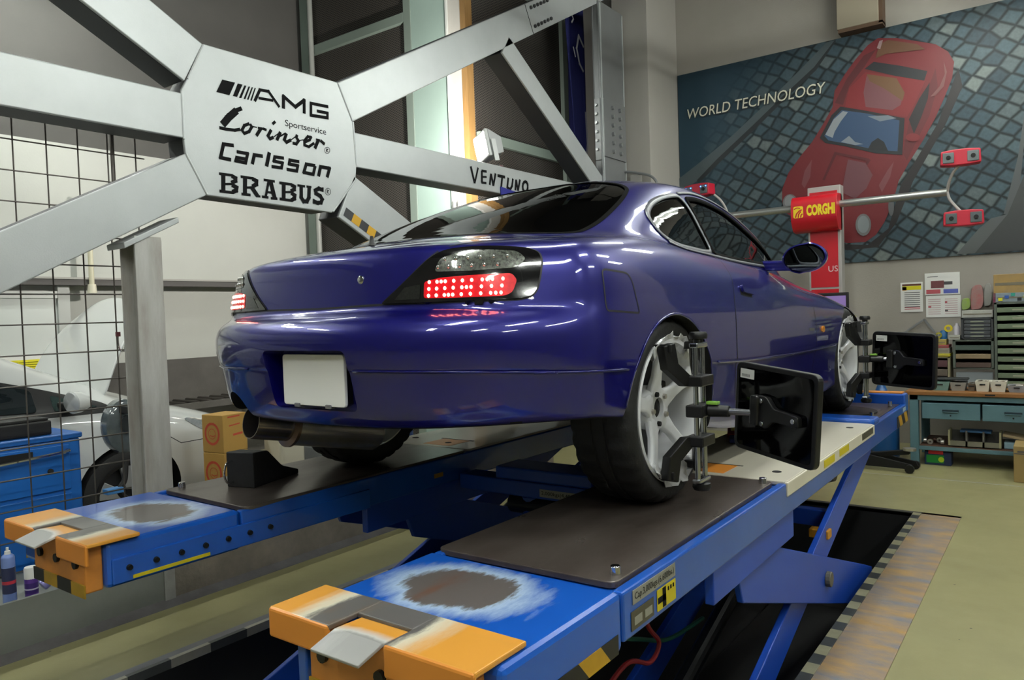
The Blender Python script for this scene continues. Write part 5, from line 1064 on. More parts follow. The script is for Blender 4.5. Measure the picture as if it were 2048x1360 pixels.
for x, sx in ((1.03, 1), (-.92, -1)):
    MB().tube([(x, -.02, 2.335), (x+sx*.02, -.05, 2.42), (x+sx*.06, -.08, 2.50), (x+sx*.12, -.09, 2.56)], .012, 8, 4).build('pod_bracket', M_CGREY, CP, 0, True)
    MB().tube([(x, -.02, 2.335), (x+sx*.02, -.05, 2.27), (x+sx*.06, -.08, 2.21), (x+sx*.12, -.09, 2.13)], .012, 8, 4).build('pod_bracket', M_CGREY, CP, 0, True)
MN = thing('computer_monitor', 'small dark monitor with a purple screen behind the coupe\'s front fender', 'monitor', (.10, 4.95, 0))
MB().lim(-.22, .20, 0, .04, 1.16, 1.50).build('bezel', M_BLACK, MN, .006); MB().lim(-.20, .18, -.002, 0, 1.19, 1.47).build('screen', mat('screen_purple', '6d5a8a', .3, emit=.7), MN)
MB().cyl((0, .02, .02), (0, .02, 1.16), .025, n=12).build('stand', M_BLACK, MN, 0, True); MB().lim(-.2, .2, -.2, .06, 0, .02).build('foot', mat('cabinet_grey', '4a4a4c', .5), MN, .004)
# ================================================================== posters on the back wall
lines = lambda x0, x1, z0, n, dz, m: [('print', x0, x1, z0-dz*i, z0-dz*i+.006, m) for i in range(n)]
sticker('poster', 'narrow white poster with a yellow and orange heading on the wall', 'poster', .577, .770, 5.893, 1.293, 1.582, P_WHITE,
        parts=[('print', .592, .757, 1.548, 1.566, mat('print_brown', '5a3020', .6)), ('print', .592, .757, 1.508, 1.546, P_YEL), ('print', .592, .63, 1.505, 1.54, P_OR)]+lines(.61, .745, 1.48, 8, .02, P_INK)+lines(.61, .745, 1.335, 2, .016, P_RED))
sticker('poster', 'white poster with a grinder picture over red and blue blocks', 'poster', .788, 1.080, 5.893, 1.452, 1.660, P_WHITE,
        parts=[('print', .80, .92, 1.462, 1.502, P_RED), ('print', .945, 1.066, 1.462, 1.502, P_BLUE), ('print', .84, .95, 1.515, 1.585, mat('print_maroon', '6a3a3c', .6)), ('print', .95, 1.02, 1.545, 1.575, P_INK), ('print', .81, .90, 1.622, 1.627, P_INK)])
sticker('poster', 'white poster with faint pink text columns, lower of the pair', 'poster', .796, 1.086, 5.893, 1.236, 1.442, P_WHITE,
        parts=lines(.815, .92, 1.405, 8, .02, mat('print_pink', 'b89a9c', .6))+lines(.955, 1.06, 1.405, 8, .02, mat('print_pink', 'b89a9c', .6))+[('print', .815, .84, 1.33, 1.345, P_RED), ('print', .955, .98, 1.29, 1.305, P_INK), ('print', .955, .975, 1.37, 1.385, P_RED)])
# ================================================================== workbench
M_BBLUE = mat('bench_blue_paint', '53747d', .5, var=.45, col2='3d5c66', vscale=5); M_WOOD = mat('bench_wood', '8a5c2c', .5, var=.6, col2='6a4420', vscale=6, stretch=(.6, 5, 5))
WB = thing('workbench', 'pale blue steel workbench with a wooden top and two drawers', 'workbench', (.80, 4.83, 0))
MB().lim(-.03, 1.75, -.02, .72, .600, .632).build('worktop', M_WOOD, WB, .004)
for x in (0, 1.62):
    for y in (.0, .62): MB().lim(x, x+.065, y, y+.06, 0, .60).build('leg', M_BBLUE, WB, .003)
MB().lim(0, 1.68, .0, .66, .555, .60).build('apron', M_BBLUE, WB, .003)
MB().lim(.065, 1.62, .01, .6, .13, .165).build('shelf', M_BBLUE, WB, .003); MB().lim(.07, 1.61, .012, .59, .1652, .172).build('shelf_board', mat('shelf_brown', '4a3020', .7), WB)
for x0, x1 in ((.095, .515), (.53, .95)):
    d = MB().lim(x0, x1, -.012, .5, .402, .535).build('drawer', M_BBLUE, WB, .004)
    MB().lim((x0+x1)/2-.06, (x0+x1)/2+.06, -.02, -.012, .470, .485).build('handle', mat('handle_dark', '2c3c44', .4, .4), d, .002)
    MB().lim((x0+x1)/2-.055, (x0+x1)/2+.055, -.026, -.012, .462, .468).build('handle', M_BBLUE, d, .002)
    MB().cyl(((x0+x1)/2, -.012, .435), ((x0+x1)/2, -.018, .435), .006, n=10).build('lock', M_DARK, d)
MB().lim(.55, .62, -.022, -.019, .610, .622).build('badge', M_DARK, WB)
# things on and under the bench
def tray(x, y, z, w, h, c, label, grp, holes=False, d=.14):
    t = thing('parts_bin', label, 'bin', (x, y, z), group=grp); m = mat('bin_'+c, c, .5)
    ow, iw = w/2, w/2-.012
    V = [(-ow*.78, 0, 0), (ow*.78, 0, 0), (ow*.78, d, 0), (-ow*.78, d, 0), (-ow, -.01, h), (ow, -.01, h), (ow, d+.01, h), (-ow, d+.01, h), (-iw, .004, h), (iw, .004, h), (iw, d-.004, h), (-iw, d-.004, h), (-iw*.78, .012, .012), (iw*.78, .012, .012), (iw*.78, d-.012, .012), (-iw*.78, d-.012, .012)]
    MB().add(V, [(3, 2, 1, 0), (0, 1, 5, 4), (1, 2, 6, 5), (2, 3, 7, 6), (3, 0, 4, 7), (4, 5, 9, 8), (5, 6, 10, 9), (6, 7, 11, 10), (7, 4, 8, 11), (8, 9, 13, 12), (9, 10, 14, 13), (10, 11, 15, 14), (11, 8, 12, 15), (12, 13, 14, 15)]).build('tub', m, t)
    MB().lim(-.02, .02, -.013, -.006, h*.62, h*.75).build('grip', M_DARK, t)
    rn = random.Random(int(x*100)); mb = MB()
    for i in range(5):
        cx, cy = rn.uniform(-w*.28, w*.28), rn.uniform(.03, d-.03); mb = MB().cyl((cx-.02, cy, h*.8), (cx+.02, cy+.01, h*.9), .010, n=8)
        mb.build('part', rn.choice((M_STEEL, M_DARK, mat('fitting_brown', '6a5a4a', .5))), t)
    return t
TZ = .632
tray(1.325, 4.93, TZ, .105, .085, 'cfcbbc', 'white slotted plastic basket on the bench, left of two', 'white baskets', True)
tray(1.435, 4.93, TZ, .115, .085, 'd2cec0', 'white slotted plastic basket on the bench, right of two', 'white baskets', True)
tray(1.02, 4.93, TZ, .14, .075, '6f8f88', 'low green plastic tub on the bench near the black target panel', 'tubs')
tray(1.15, 4.94, TZ, .12, .070, '8e8c86', 'translucent grey tub on the bench between the green tub and baskets', 'tubs')
tray(1.245, 4.96, TZ, .052, .060, '6a5e50', 'small brown tub on the bench touching the left white basket', 'tubs')
tray(1.56, 4.93, TZ, .13, .055, '8a8c90', 'grey tub of metal fittings at the right edge of the bench', 'tubs')
MT = thing('metal_tray', 'dark flat metal tray lying over the green and grey tubs', 'tray', (1.09, 5.0, TZ+.0905))
MB().lim(-.13, .13, -.05, .09, -.005, .012).build('tray_base', mat('tray_dark', '3a3c3e', .45, .5), MT, .005)
WS = tag(MB().lim(1.10, 1.375, 5.30, 5.31, TZ, TZ+.13).build('steel_plate', mat('pale_steel_sheet', '7d868a', .5), None, .001), 'pale grey sheet standing behind the plastic tubs', 'plate')
# drawer towers
def cabinet(name, label, x0, x1, y0, y1, z0, z1, n, mc, md, ml, gap=.4):
    t = thing(name, label, 'drawer cabinet', ((x0+x1)/2, y0, z0)); w = (x1-x0)/2; H = z1-z0
    MB().lim(-w, -w+.02, 0, y1-y0, 0, H).lim(w-.02, w, 0, y1-y0, 0, H).lim(-w, w, y1-y0-.01, y1-y0, 0, H).lim(-w, w, 0, y1-y0, H-.015, H).lim(-w, w, 0, y1-y0, 0, .012).build('case', mc, t, .002)
    for i in range(n):
        a = .015+(H-.03)*i/n; b = .015+(H-.03)*(i+1)/n; q = a+(b-a)*(1-gap)
        d = MB().lim(-w+.022, w-.022, -.008, y1-y0-.03, a, q).build('drawer', md[i % len(md)], t, .002)
        if ml: MB().lim(-.05, .05, -.0095, -.008, a+(q-a)*.35, a+(q-a)*.65).build('label', ml, d)
    return t
mgc = mat('green_grey_case', '4e564e', .6); mgd = [mat('green_drawer', '66745c', .5), mat('green_drawer_b', '5c6a55', .5)]
cabinet('drawer_tower', 'tall green-grey steel cabinet of ten flat drawers at the right edge', 1.391, 1.75, 5.26, 5.60, .634, 1.36, 10, mgc, mgd, mat('drawer_label', '8a8f7a', .6))
cabinet('small_drawer_unit', 'dark grey five-drawer plastic unit beside the tall green cabinet', 1.145, 1.385, 5.28, 5.56, 1.048, 1.235, 5, mat('dark_unit', '34363a', .5), [mat('dark_drawer', '3e4146', .4)], mat('drawer_label', '8a8f7a', .6), .15)
cabinet('shelf_rack', 'grey open rack of mixed trays under the dark drawer unit', 1.08, 1.385, 5.28, 5.58, .79, 1.045, 3, mgc, [mat('tray_brown', '4a3a32', .6), mat('tray_tan', '7a6a50', .6), mat('tray_teal', '3a4a44', .6)], None, .45)
cabinet('screw_chest', 'small chest with yellow top and dark red drawers behind the far target panel', .86, 1.06, 5.26, 5.50, TZ+.002, .90, 3, mat('cream_case', '8a8468', .6), [mat('drawer_maroon', '4e3236', .5), mat('drawer_taupe', '564e44', .5)], None, .25)
for nm, lb, cat, box, c in (('yellow_box', 'yellow carton label strip on top of the dark red chest', 'box', (.86, 1.06, 5.25, 5.49, .90, .925), 'c8bc1e'),
    ('red_case', 'thin red plastic case stacked on the yellow strip', 'case', (.865, 1.05, 5.26, 5.48, .975, 1.0), 'a03440'),
    ('pale_tray', 'pale tray with red knob between yellow strip and red case', 'tray', (.865, 1.055, 5.26, 5.48, .925, .975), '8a8478'),
    ('ochre_box', 'ochre cardboard box on the red case', 'box', (.90, 1.03, 5.28, 5.45, 1.0, 1.05), '9a8a3c'),
    ('white_box', 'small white box under the spray bottle by the grey drawers', 'box', (1.045, 1.135, 5.30, 5.42, 1.045, 1.085), 'b4b4ac'),
    ('open_carton', 'brown cardboard carton on top of the tall green cabinet', 'box', (1.385, 1.75, 5.32, 5.58, 1.44, 1.60), '9a7c46'),
    ('clear_case', 'clear plastic case of coloured fittings under the brown carton', 'case', (1.40, 1.75, 5.30, 5.58, 1.363, 1.44), '7d8a94'),
    ('fitting_tray', 'white tray of mixed fittings on the dark drawer unit', 'tray', (1.15, 1.38, 5.30, 5.52, 1.236, 1.30), 'b0b0aa')):
    t = thing(nm, lb, cat, (box[0], box[2], box[4])); w, d, h = box[1]-box[0], box[3]-box[2], box[5]-box[4]
    MB().lim(0, w, 0, d, 0, h).build('case_body', mat('c_'+c, c, .55, var=.3, col2='55554f', vscale=18), t, .003)
    MB().lim(.01, w-.01, -.002, 0, h*.4, h*.55).build('label', mat('label_'+c, '6a6454', .6), t)
    if nm == 'clear_case':
        for i in range(7): MB().lim(.02+.045*i, .05+.045*i, -.006, -.002, .01+.02*(i % 3), .035+.02*(i % 3)).build('coloured_bit', mat('bit%d' % (i % 4), ['d8d21e', '1e4a9a', '2a8a7a', '101018'][i % 4], .5), t)
for i, (x, z, r, c, lb) in enumerate(((1.04, 1.145, .032, 'c8b414', 'yellow tape roll standing against the wall by the grey drawers'), (.965, 1.085, .026, '8a8414', 'yellow tape roll lying on the ochre box'))):
    tag(MB().lathe([(r*.5, -.012), (r, -.012), (r, .012), (r*.5, .012)], (x, 5.36, z), 'y', 24, True).build('tape_roll', mat('tape_'+c, c, .5), None, 0, True), lb, 'tape roll', 'tape rolls')
tag(MB().lathe([(0, 0), (.026, 0), (.026, .07), (.012, .09), (.012, .105), (0, .105)], (1.105, 5.36, 1.086), 'z', 16).build('spray_bottle', mat('bottle_white', 'c0bcc4', .4), None, 0, True), 'white bottle on the small white box', 'bottle')
tag(MB().lathe([(0, 0), (.03, 0), (.032, .06), (.022, .075), (0, .08)], (1.00, 5.38, 1.05), 'z', 14).build('blue_bottle', mat('bottle_blue', '1e5a8a', .4), None, 0, True), 'blue bottle beside the yellow tape roll', 'bottle')
# hanging plastic bags and packets on the wall right of the posters
rb = random.Random(5)
for x, z, w, h, c, lb in ((1.22, 1.42, .10, .22, 'a4605e', 'faded red packet hanging on the wall over the dark drawers'), (1.13, 1.36, .07, .10, '8aa83a', 'yellow-green packet hanging beside the lower poster'), (1.37, 1.40, .05, .18, '7a2a4a', 'purple packet hanging left of the brown carton'), (1.305, 1.44, .06, .20, '8e8c88', 'clear plastic bag hanging between red and purple packets')):
    P = smooth_poly([(-w/2, 0), (-w*.2, -.01), (w*.3, 0), (w/2, h*.3), (w*.4, h*.9), (0, h), (-w*.45, h*.8)], 3)
    o = tag(MB().prism([(x+p[0], z-h/2+p[1]) for p in P], 'y', 5.86, 5.895).build('hanging_packet', mat('packet_'+c, c, .5, var=.6, col2='8a8a84', vscale=25), None, .006), lb, 'packet', 'packets hung on the wall')
br = thing('steel_bracket', 'grey angled steel bracket on the wall above the far target panel', 'bracket', (.80, 5.87, 1.05))
MB().bar((-.22, 0, .02), (-.02, 0, .17), .012, .018).build('bar', M_SILVER2, br); MB().bar((-.02, 0, .17), (.10, 0, 0), .012, .018).build('bar', M_SILVER2, br)
SR = thing('wall_shelf', 'narrow grey wire shelf on the wall behind the far wheel clamp', 'shelf', (.62, 5.80, .90))
for z in (0, .07): MB().lim(-.25, .35, -.01, .0, z, z+.014).build('rail', M_SILVER2, SR)
for x in (-.2, 0, .2): MB().lim(x, x+.012, -.01, .09, -.02, .10).build('hook', M_SILVER2, SR)
# under the bench
BT = thing('battery', 'blue car battery with green and red labels under the bench', 'battery', (1.0, 4.88, 0))
MB().lim(-.10, .10, 0, .13, 0, .115).build('case', mat('battery_blue', '16264a', .4), BT, .006); MB().prism([(-.10, .115), (.10, .115), (.085, .15), (-.06, .158), (-.09, .14)], 'y', .01, .12).build('lid', mat('battery_lid', '2e3a44', .5), BT, .006)
MB().lim(-.085, .045, -.002, 0, .02, .085).build('label', mat('battery_green', '0a7a2a', .5), BT); MB().lim(-.07, .04, -.002, 0, .095, .125).build('label', mat('battery_red', 'c0181e', .5), BT); MB().cyl((.025, -.002, .05), (.025, -.004, .05), .022, n=16).build('emblem', mat('emblem_lime', 'a8c01e', .5), BT)
CT = thing('steel_caddy', 'open grey caddy with three compartments on the bench shelf', 'caddy', (1.265, 4.86, .172))
for x in (-.185, -.06, .06, .175): MB().lim(x, x+.014, 0, .16, 0, .135).build('divider', mat('caddy_cream', '8f8a6a', .6) if abs(x) > .1 else M_WALLD, CT)
MB().lim(-.185, .189, .15, .16, 0, .12).build('back', M_WALLD, CT); MB().lim(-.185, .189, 0, .16, 0, .008).build('base', M_WALLD, CT); MB().lim(-.171, .175, 0, .006, 0, .05).build('lip', mat('caddy_lip', '6a6858', .6), CT); MB().lim(-.1, .12, .02, .15, .122, .136).build('blue_lid', mat('caddy_blue', '1c4468', .5), CT)
for x, z, a, c, lb in ((1.60, .20, 0, '7d98a4', 'pale blue flat box on the bench shelf at the right'), (1.59, .262, -9, 'b09a78', 'cream board resting tilted on the pale blue box')):
    o = tag(MB().box((0, 0, 0), (.26, .2, .05 if a == 0 else .02)).build('flat_box', mat('fb_'+c, c, .6), None, .003), lb, 'box'); o.location = (x, 5.0, z); o.rotation_euler = (0, math.radians(-a), 0)
rb = random.Random(9)
for i in range(7):
    x, y = .90+.035*i+rb.uniform(-.01, .01), 4.90+rb.uniform(0, .12)
    tag(MB().lathe([(.008, -.012), (.022, -.012), (.022, .012), (.008, .012)], (x, y, .195), rb.choice('xy'), 14, True).build('steel_part', rb.choice((M_STEEL, mat('oily_part', '4a342a', .4, .6))), None, 0, True), 'small oily metal part heaped on the bench shelf behind the battery', 'metal part', 'oily parts on the bench shelf')
CB = thing('carton', 'plain brown cardboard carton on the floor at the right edge', 'box', (1.66, 4.45, 0))
MB().lim(-.105, .35, 0, .3, .0, .275).build('box_body', mat('carton_brown', '8c7647', .7, var=.3, col2='7c683e', vscale=5), CB, .004); MB().lim(-.10, .34, -.0015, 0, .215, .222).build('print', P_INK, CB); MB().lim(-.08, .1, -.0015, 0, .228, .24).build('print', P_INK, CB)
# trolley jack and gas bottle between lift and bench
TJ = thing('trolley_jack', 'low black trolley jack on the floor beyond the lift', 'jack', (.62, 4.55, 0), math.radians(-4))
MB().prism([(-.35, .03), (-.35, .12), (-.1, .13), (.25, .07), (.27, .03)], 'y', -.09, -.07).build('side_plate', M_DARK, TJ, .004); MB().prism([(-.35, .03), (-.35, .12), (-.1, .13), (.25, .07), (.27, .03)], 'y', .07, .09).build('side_plate', M_DARK, TJ, .004)
MB().bar((-.15, 0, .10), (.22, 0, .16), .05, .04).build('lift_arm', M_BLACK, TJ, .006); MB().lathe([(0, 0), (.05, 0), (.05, .02), (0, .025)], (.22, 0, .17), 'z', 16).build('saddle', M_STEEL, TJ)
for x in (.24, -.30):
    for y in (-.10, .10): MB().lathe([(0, -.015), (.035, -.015), (.035, .015), (0, .015)], (x, y, .035), 'y', 16).build('wheel', mat('jack_wheel', '2a2a2a', .4, .5), TJ, 0, True)
GB = thing('gas_bottle', 'blue gas bottle standing behind the lift end', 'bottle', (.55, 5.0, 0))
MB().lathe([(0, 0), (.13, 0), (.14, .03), (.14, .50), (.12, .57), (.05, .61), (.03, .66), (0, .66)], (0, 0, 0), 'z', 24).build('cylinder', mat('bottle_cyl_blue', '164a80', .4), GB, 0, True); MB().cyl((0, 0, .66), (0, 0, .72), .03, n=12).build('valve', M_STEEL, GB)
# ================================================================== left bay: white hatchback with open bonnet
M_WCAR = mat('white_car_paint', 'd2d4d2', .3, coat=1.)
WNET = np.array([
 [(0,.98,.22),(.45,.95,.22),(.70,.80,.22),(.78,.45,.22),(.79,0,.22),(.79,-.6,.22),(.79,-1.5,.22),(.78,-2.6,.22),(.6,-3.3,.24),(0,-3.4,.25)],
 [(0,1.02,.35),(.48,.99,.35),(.745,.83,.35),(.83,.45,.36),(.845,0,.37),(.845,-.6,.36),(.845,-1.5,.36),(.83,-2.6,.36),(.65,-3.36,.36),(0,-3.46,.36)],
 [(0,1.02,.50),(.48,.985,.50),(.74,.82,.51),(.835,.45,.53),(.85,0,.55),(.85,-.6,.55),(.85,-1.5,.55),(.84,-2.6,.55),(.65,-3.38,.55),(0,-3.48,.55)],
 [(0,.98,.62),(.47,.93,.63),(.72,.74,.66),(.82,.40,.69),(.84,0,.72),(.845,-.6,.74),(.845,-1.5,.76),(.83,-2.6,.78),(.64,-3.36,.75),(0,-3.46,.75)],
 [(0,.90,.68),(.44,.83,.70),(.67,.62,.745),(.77,.30,.80),(.80,-.05,.85),(.81,-.6,.88),(.80,-1.5,.90),(.78,-2.6,.92),(.60,-3.30,.90),(0,-3.40,.90)],
 [(0,.60,.80),(.40,.50,.82),(.60,.32,.85),(.70,.10,.885),(.74,-.22,.925),(.745,-.7,.94),(.73,-1.5,.96),(.70,-2.5,.98),(.52,-3.15,.98),(0,-3.25,.98)],
 [(0,.10,.96),(.36,.05,.965),(.56,-.08,.97),(.65,-.25,.98),(.685,-.55,1.02),(.69,-.95,1.08),(.67,-1.6,1.12),(.64,-2.3,1.12),(.48,-2.8,1.1),(0,-2.9,1.1)],
 [(0,-.42,1.18),(.30,-.44,1.18),(.48,-.55,1.19),(.56,-.75,1.21),(.60,-1.0,1.25),(.60,-1.3,1.29),(.58,-1.7,1.30),(.55,-2.1,1.28),(.42,-2.4,1.26),(0,-2.5,1.26)],
 [(0,-.85,1.36),(.2,-.87,1.36),(.32,-.95,1.365),(.38,-1.08,1.37),(.41,-1.22,1.38),(.42,-1.4,1.385),(.41,-1.6,1.38),(.39,-1.8,1.37),(.3,-1.95,1.36),(0,-2.0,1.36)],
 [(0,-1.25,1.44),(.05,-1.27,1.44),(.07,-1.3,1.44),(.08,-1.33,1.44),(.09,-1.36,1.44),(.09,-1.4,1.44),(.08,-1.43,1.44),(.07,-1.46,1.44),(.05,-1.5,1.44),(0,-1.52,1.44)],
], float)
def white_car():
    root = thing('white_hatchback', 'white hatchback with its bonnet open behind the wire fence', 'car', (-3.83, .12, 0))
    me0 = closed_from_grid(net_surface(WNET, 4, 5), 'body'); bvh = bvh_of(me0)
    body = bpy.data.objects.new('body', me0.copy()); COL.objects.link(body)
    body.data.materials.append(M_WCAR); body.data.materials.append(M_DARK)
    cuts = []
    for y in (-.05, -2.7):
        for s in (1, -1):
            c = MB().cyl((s*.5, y, .31), (s*1.0, y, .31), .345, n=48).mesh('c'); c.materials.append(M_WCAR); c.materials.append(M_DARK); c.polygons.foreach_set('material_index', [1]*len(c.polygons)); cuts.append(c)
    # engine bay opening
    c = MB().prism([(-.62, .22), (.62, .22), (.52, .62), (.35, .74), (-.35, .74), (-.52, .62)], 'z', .60, 1.05).mesh('c'); c.materials.append(M_WCAR); c.materials.append(M_DARK); c.polygons.foreach_set('material_index', [1]*len(c.polygons)); cuts.append(c)
    boolean(body, cuts); body.parent = root
    body.data.polygons.foreach_set('use_smooth', [True]*len(body.data.polygons)); body.data.set_sharp_from_angle(angle=math.radians(35))
    def sheet(name, poly, axis, sg, off, m, res=.03, thick=.004): return link(name, conform(poly, axis, sg, bvh, off, res, thick), m, root, smooth=True)
    gd = mat('dark_car_glass', '1d2426', .05, coat=1)
    for s in (1, -1):
        sheet('window_surround', round_poly([(-.08,.86),(-.16,.925),(-.50,1.04),(-.95,1.17),(-1.5,1.235),(-2.1,1.20),(-2.3,.99),(-1.2,.915),(-.5,.87)], [.012,.03,.05,.05,.05,.03,.03,.05,.05]), 'x', s, .003, M_BLACK, .04)
        sheet('quarter_light', round_poly([(-.20,.90),(-.45,.995),(-.46,.90)], .015), 'x', s, .006, mat('greenish_glass', '2c3a38', .05, coat=1), .04)
        sheet('front_window', round_poly([(-.55,1.035),(-.95,1.145),(-1.38,1.195),(-1.40,.945),(-.55,.905)], .03), 'x', s, .006, gd, .04)
        sheet('headlamp', smooth_poly([(.74,.575),(.66,.66),(.48,.735),(.36,.755),(.42,.70),(.56,.62),(.68,.565)], 4), 'x', s, .006, mat('headlamp_glass', '8f979a', .1, .3, coat=1, var=.7, col2='c8ccd0', vscale=30), .03)
        link('seam', strip_on(bvh, [(.52, .60), (.30, .60), (.16, .70)], 'x', s, .005, .001), M_GAP, root)
        link('bumper_slot', strip_on(bvh, [(.86,.53),(.80,.50),(.79,.42),(.82,.36)], 'x', s, .012, .001), M_DARK, root)
        mb = MB().lathe([(0, .09), (.05, .085), (.075, .04), (.08, 0), (.07, -.01), (0, -.012)], (0, 0, 0), 'y', 20); mb.v = [(s*.93+v[0]*1.3, -.42+v[1], .96+v[2]*.85) for v in mb.v]
        mm = mb.build('door_mirror', M_WCAR, root, smooth=True); MB().bar((s*.74, -.40, .93), (s*.86, -.40, .93), .06, .05).build('mirror_stalk', M_BLACK, mm, .01)
        for y in (-.05, -2.7):
            w = MB().lathe([(.20, -.10), (.215, -.005), (.245, 0), (.29, -.01), (.308, -.04), (.31, -.16), (.28, -.18), (.2, -.17)], (0, 0, 0), 'x', 40).build('wheel', M_RUB, root, smooth=True)
            w.location = (s*.83, y, .31); w.rotation_euler = (0, 0, 0 if s > 0 else math.pi)
            MB().lathe([(.222, -.006), (.216, .002), (.195, -.004), (.19, -.05), (.0, -.05)], (0, 0, 0), 'x', 40).build('rim', mat('dark_rim', '2a2a2c', .4, .5), w, smooth=True)
            for k in range(5):
                a = 2*math.pi*k/5+.3
                V = [(r*math.cos(a+da), r*math.sin(a+da)) for r, da in ((.05, -.5), (.195, -.30), (.20, .0), (.195, .30), (.05, .5))]
                MB().prism(V, 'x', -.03, -.004).build('spoke', mat('alloy_silver', 'b4b6b6', .35, .6), w, .004)
    # raised bonnet, hinged at the cowl
    hb = []; n = 9; mrows = 8
    for i in range(mrows):
        t = i/(mrows-1); hw = .64-.10*t-.10*max(0, t-.6)**1.5*4
        for j in range(n):
            u = -1+2*j/(n-1); L = .80*t*(1-.10*u*u*(t > .5))
            hb.append((u*hw, L, .05*(1-u*u)*(.4+.6*t)+.05*math.sin(t*math.pi)))
    fs = [(i*n+j, i*n+j+1, (i+1)*n+j+1, (i+1)*n+j) for i in range(mrows-1) for j in range(n-1)]
    R = Matrix.Rotation(math.radians(57), 4, 'X'); bn = MB().add([tuple(R @ Vector(v)+Vector((0, -.10, .94))) for v in hb], fs).build('bonnet', M_WCAR, root, smooth=True)
    s1 = bn.modifiers.new('s', 'SOLIDIFY'); s1.thickness = .025; s1 = bn.modifiers.new('ss', 'SUBSURF'); s1.levels = 1; s1.render_levels = 2
    MB().cyl((.50, .30, .80), (.46, .18, 1.30), .008, n=8).build('bonnet_stay', mat('stay_dark', '3a3a3a', .5), root)
    MB().lim(-.45, .45, .25, .62, .55, .74).build('engine_cover', M_BLACK, root, .03)
    return root
white_car()
# ---------------------------------------------------------------- blue tool cabinet, cases, hose reel, cartons
M_TBLUE = mat('cabinet_blue', '1a62b4', .4, coat=.2, var=.2, col2='175294', vscale=3)
TC = thing('tool_cabinet', 'bright blue steel cabinet behind the wire fence', 'cabinet', (-2.62, -.90, 0))
MB().lim(-.20, .22, -.45, .42, .05, .815).build('body', M_TBLUE, TC, .012); MB().lim(-.21, .23, -.46, .43, .815, .845).build('top', M_TBLUE, TC, .008)
MB().lim(.221, .232, -.36, .36, .55, .79).build('door', M_TBLUE, TC, .004); MB().lim(.221, .232, -.36, .36, .10, .53).build('door', M_TBLUE, TC, .004)
MB().lim(.232, .240, .02, .18, .735, .775).build('vent', M_DARK, TC); MB().tube([(.235, -.12, .74), (.265, -.10, .73), (.265, .0, .735), (.265, .32, .755), (.235, .34, .76)], .009, 8, 4).build('handle', M_CHROME, TC, 0, True)
MB().cyl((.232, .26, .66), (.24, .26, .66), .014, n=12).build('lock', M_DARK, TC)
MB().lim(.20, .235, -.50, -.452, .05, .84).build('corner_post', mat('cabinet_light_blue', '5f9ad0', .4), TC, .004)
for y0, y1, lb in ((-1.36, -.97, 'black foam-topped case on the blue cabinet at the left edge'), (-.93, -.60, 'black foam-topped case on the blue cabinet beside the white car mirror')):
    t = thing('black_case', lb, 'case', (-2.60, (y0+y1)/2, .846), group='black cases on the cabinet'); w = (y1-y0)/2
    MB().lim(-.16, .16, -w, w, 0, .075).build('case_body', mat('case_black', '0f0f10', .6), t, .008); MB().lim(-.15, .15, -w+.01, w-.01, .075, .090).build('foam_lid', mat('foam_grey', '2a2a2a', .9, bump=.3, bscale=90), t, .006)
HR = thing('hose_reel', 'clear grey plastic hose reel hanging beside the silver post', 'hose reel', (-2.44, -.235, .840))
MB().lathe([(0, -.075), (.135, -.07), (.165, -.045), (.17, 0), (.165, .045), (.135, .07), (0, .075)], (0, 0, 0), 'x', 32).build('drum', mat('reel_plastic', '4e565a', .15, coat=1, var=.5, col2='7a8488', vscale=6), HR, 0, True).scale = (.8, .62, .92)
MB().lathe([(0, .08), (.05, .08), (.05, .09), (0, .092)], (0, 0, .02), 'x', 20).build('hub', mat('reel_hub', '33383a', .4), HR, 0, True)
MB().lim(.0, .297, -.04, .0, .08, .12).build('bracket', M_DARK, HR, .004)
MB().tube([(.02, 0, -.20), (.04, -.02, -.30), (.06, -.06, -.36), (.05, .02, -.46), (.02, .06, -.60), (0, .0, -.72)], .016, 8, 6).build('hose', M_RUB, HR, 0, True)
MB().lim(.03, .09, -.14, -.05, -.36, -.33).build('clip', mat('clip_blue', '4a8ac8', .4), HR, .004)
def carton(x, y, z, w, d, h, lb):
    t = thing('carton', lb, 'box', (x, y, z), math.radians(8), group='stacked brown cartons'); m = mat('carton_ochre', 'a8823e', .7, var=.25, col2='947238', vscale=4)
    MB().lim(-w/2, w/2, -d/2, d/2, 0, h).build('box_body', m, t, .004)
    for k in (0, 1):
        pass
    F = 'y'
    ring = [(.5*h+.30*h*math.cos(a)*.9, .30*h*math.sin(a)) for a in [2*math.pi*i/24 for i in range(25)]]
    flat_strokes([(.016, [(-d*.02+p[1]*.85, p[0]) for p in ring]), (.006, [(-.02, .55*h), (-.018, .56*h)]), (.006, [(.016, .55*h), (.018, .56*h)]), (.006, [(-.025, .46*h), (0, .43*h), (.025, .46*h)]), (.004, [(p[1]*.45-d*.02, .5*h+(p[0]-.5*h)*.5) for p in ring])], 'y', -d/2-.001).build('printed_emblem', mat('carton_red', 'b0402a', .7), t)
    flat_strokes([(.010, [(-w*.3, h*.93), (w*.2, h*.94)]), (.008, [(-w*.25, h*.70), (w*.2, h*.73)]), (.014, [(-w*.1, h*.45), (w*.3, h*.47)])], 'x', w/2+.001).build('printed_text', mat('carton_red', 'b0402a', .7), t)
    return t
carton(-2.68, .56, .55, .20, .20, .25, 'upper brown carton with a red round emblem by the exhaust'); carton(-2.68, .56, .28, .20, .20, .268, 'lower brown carton with a red round emblem')
tag(MB().lim(-2.90, -2.5, .35, .75, 0, .278).build('wooden_crate', mat('pallet_wood', '6a5538', .8), None, .004), 'wooden crate under the brown cartons', 'crate')
wd = thing('white_drum', 'ribbed white plastic container behind the exhaust tip', 'container', (-2.45, .86, 0))
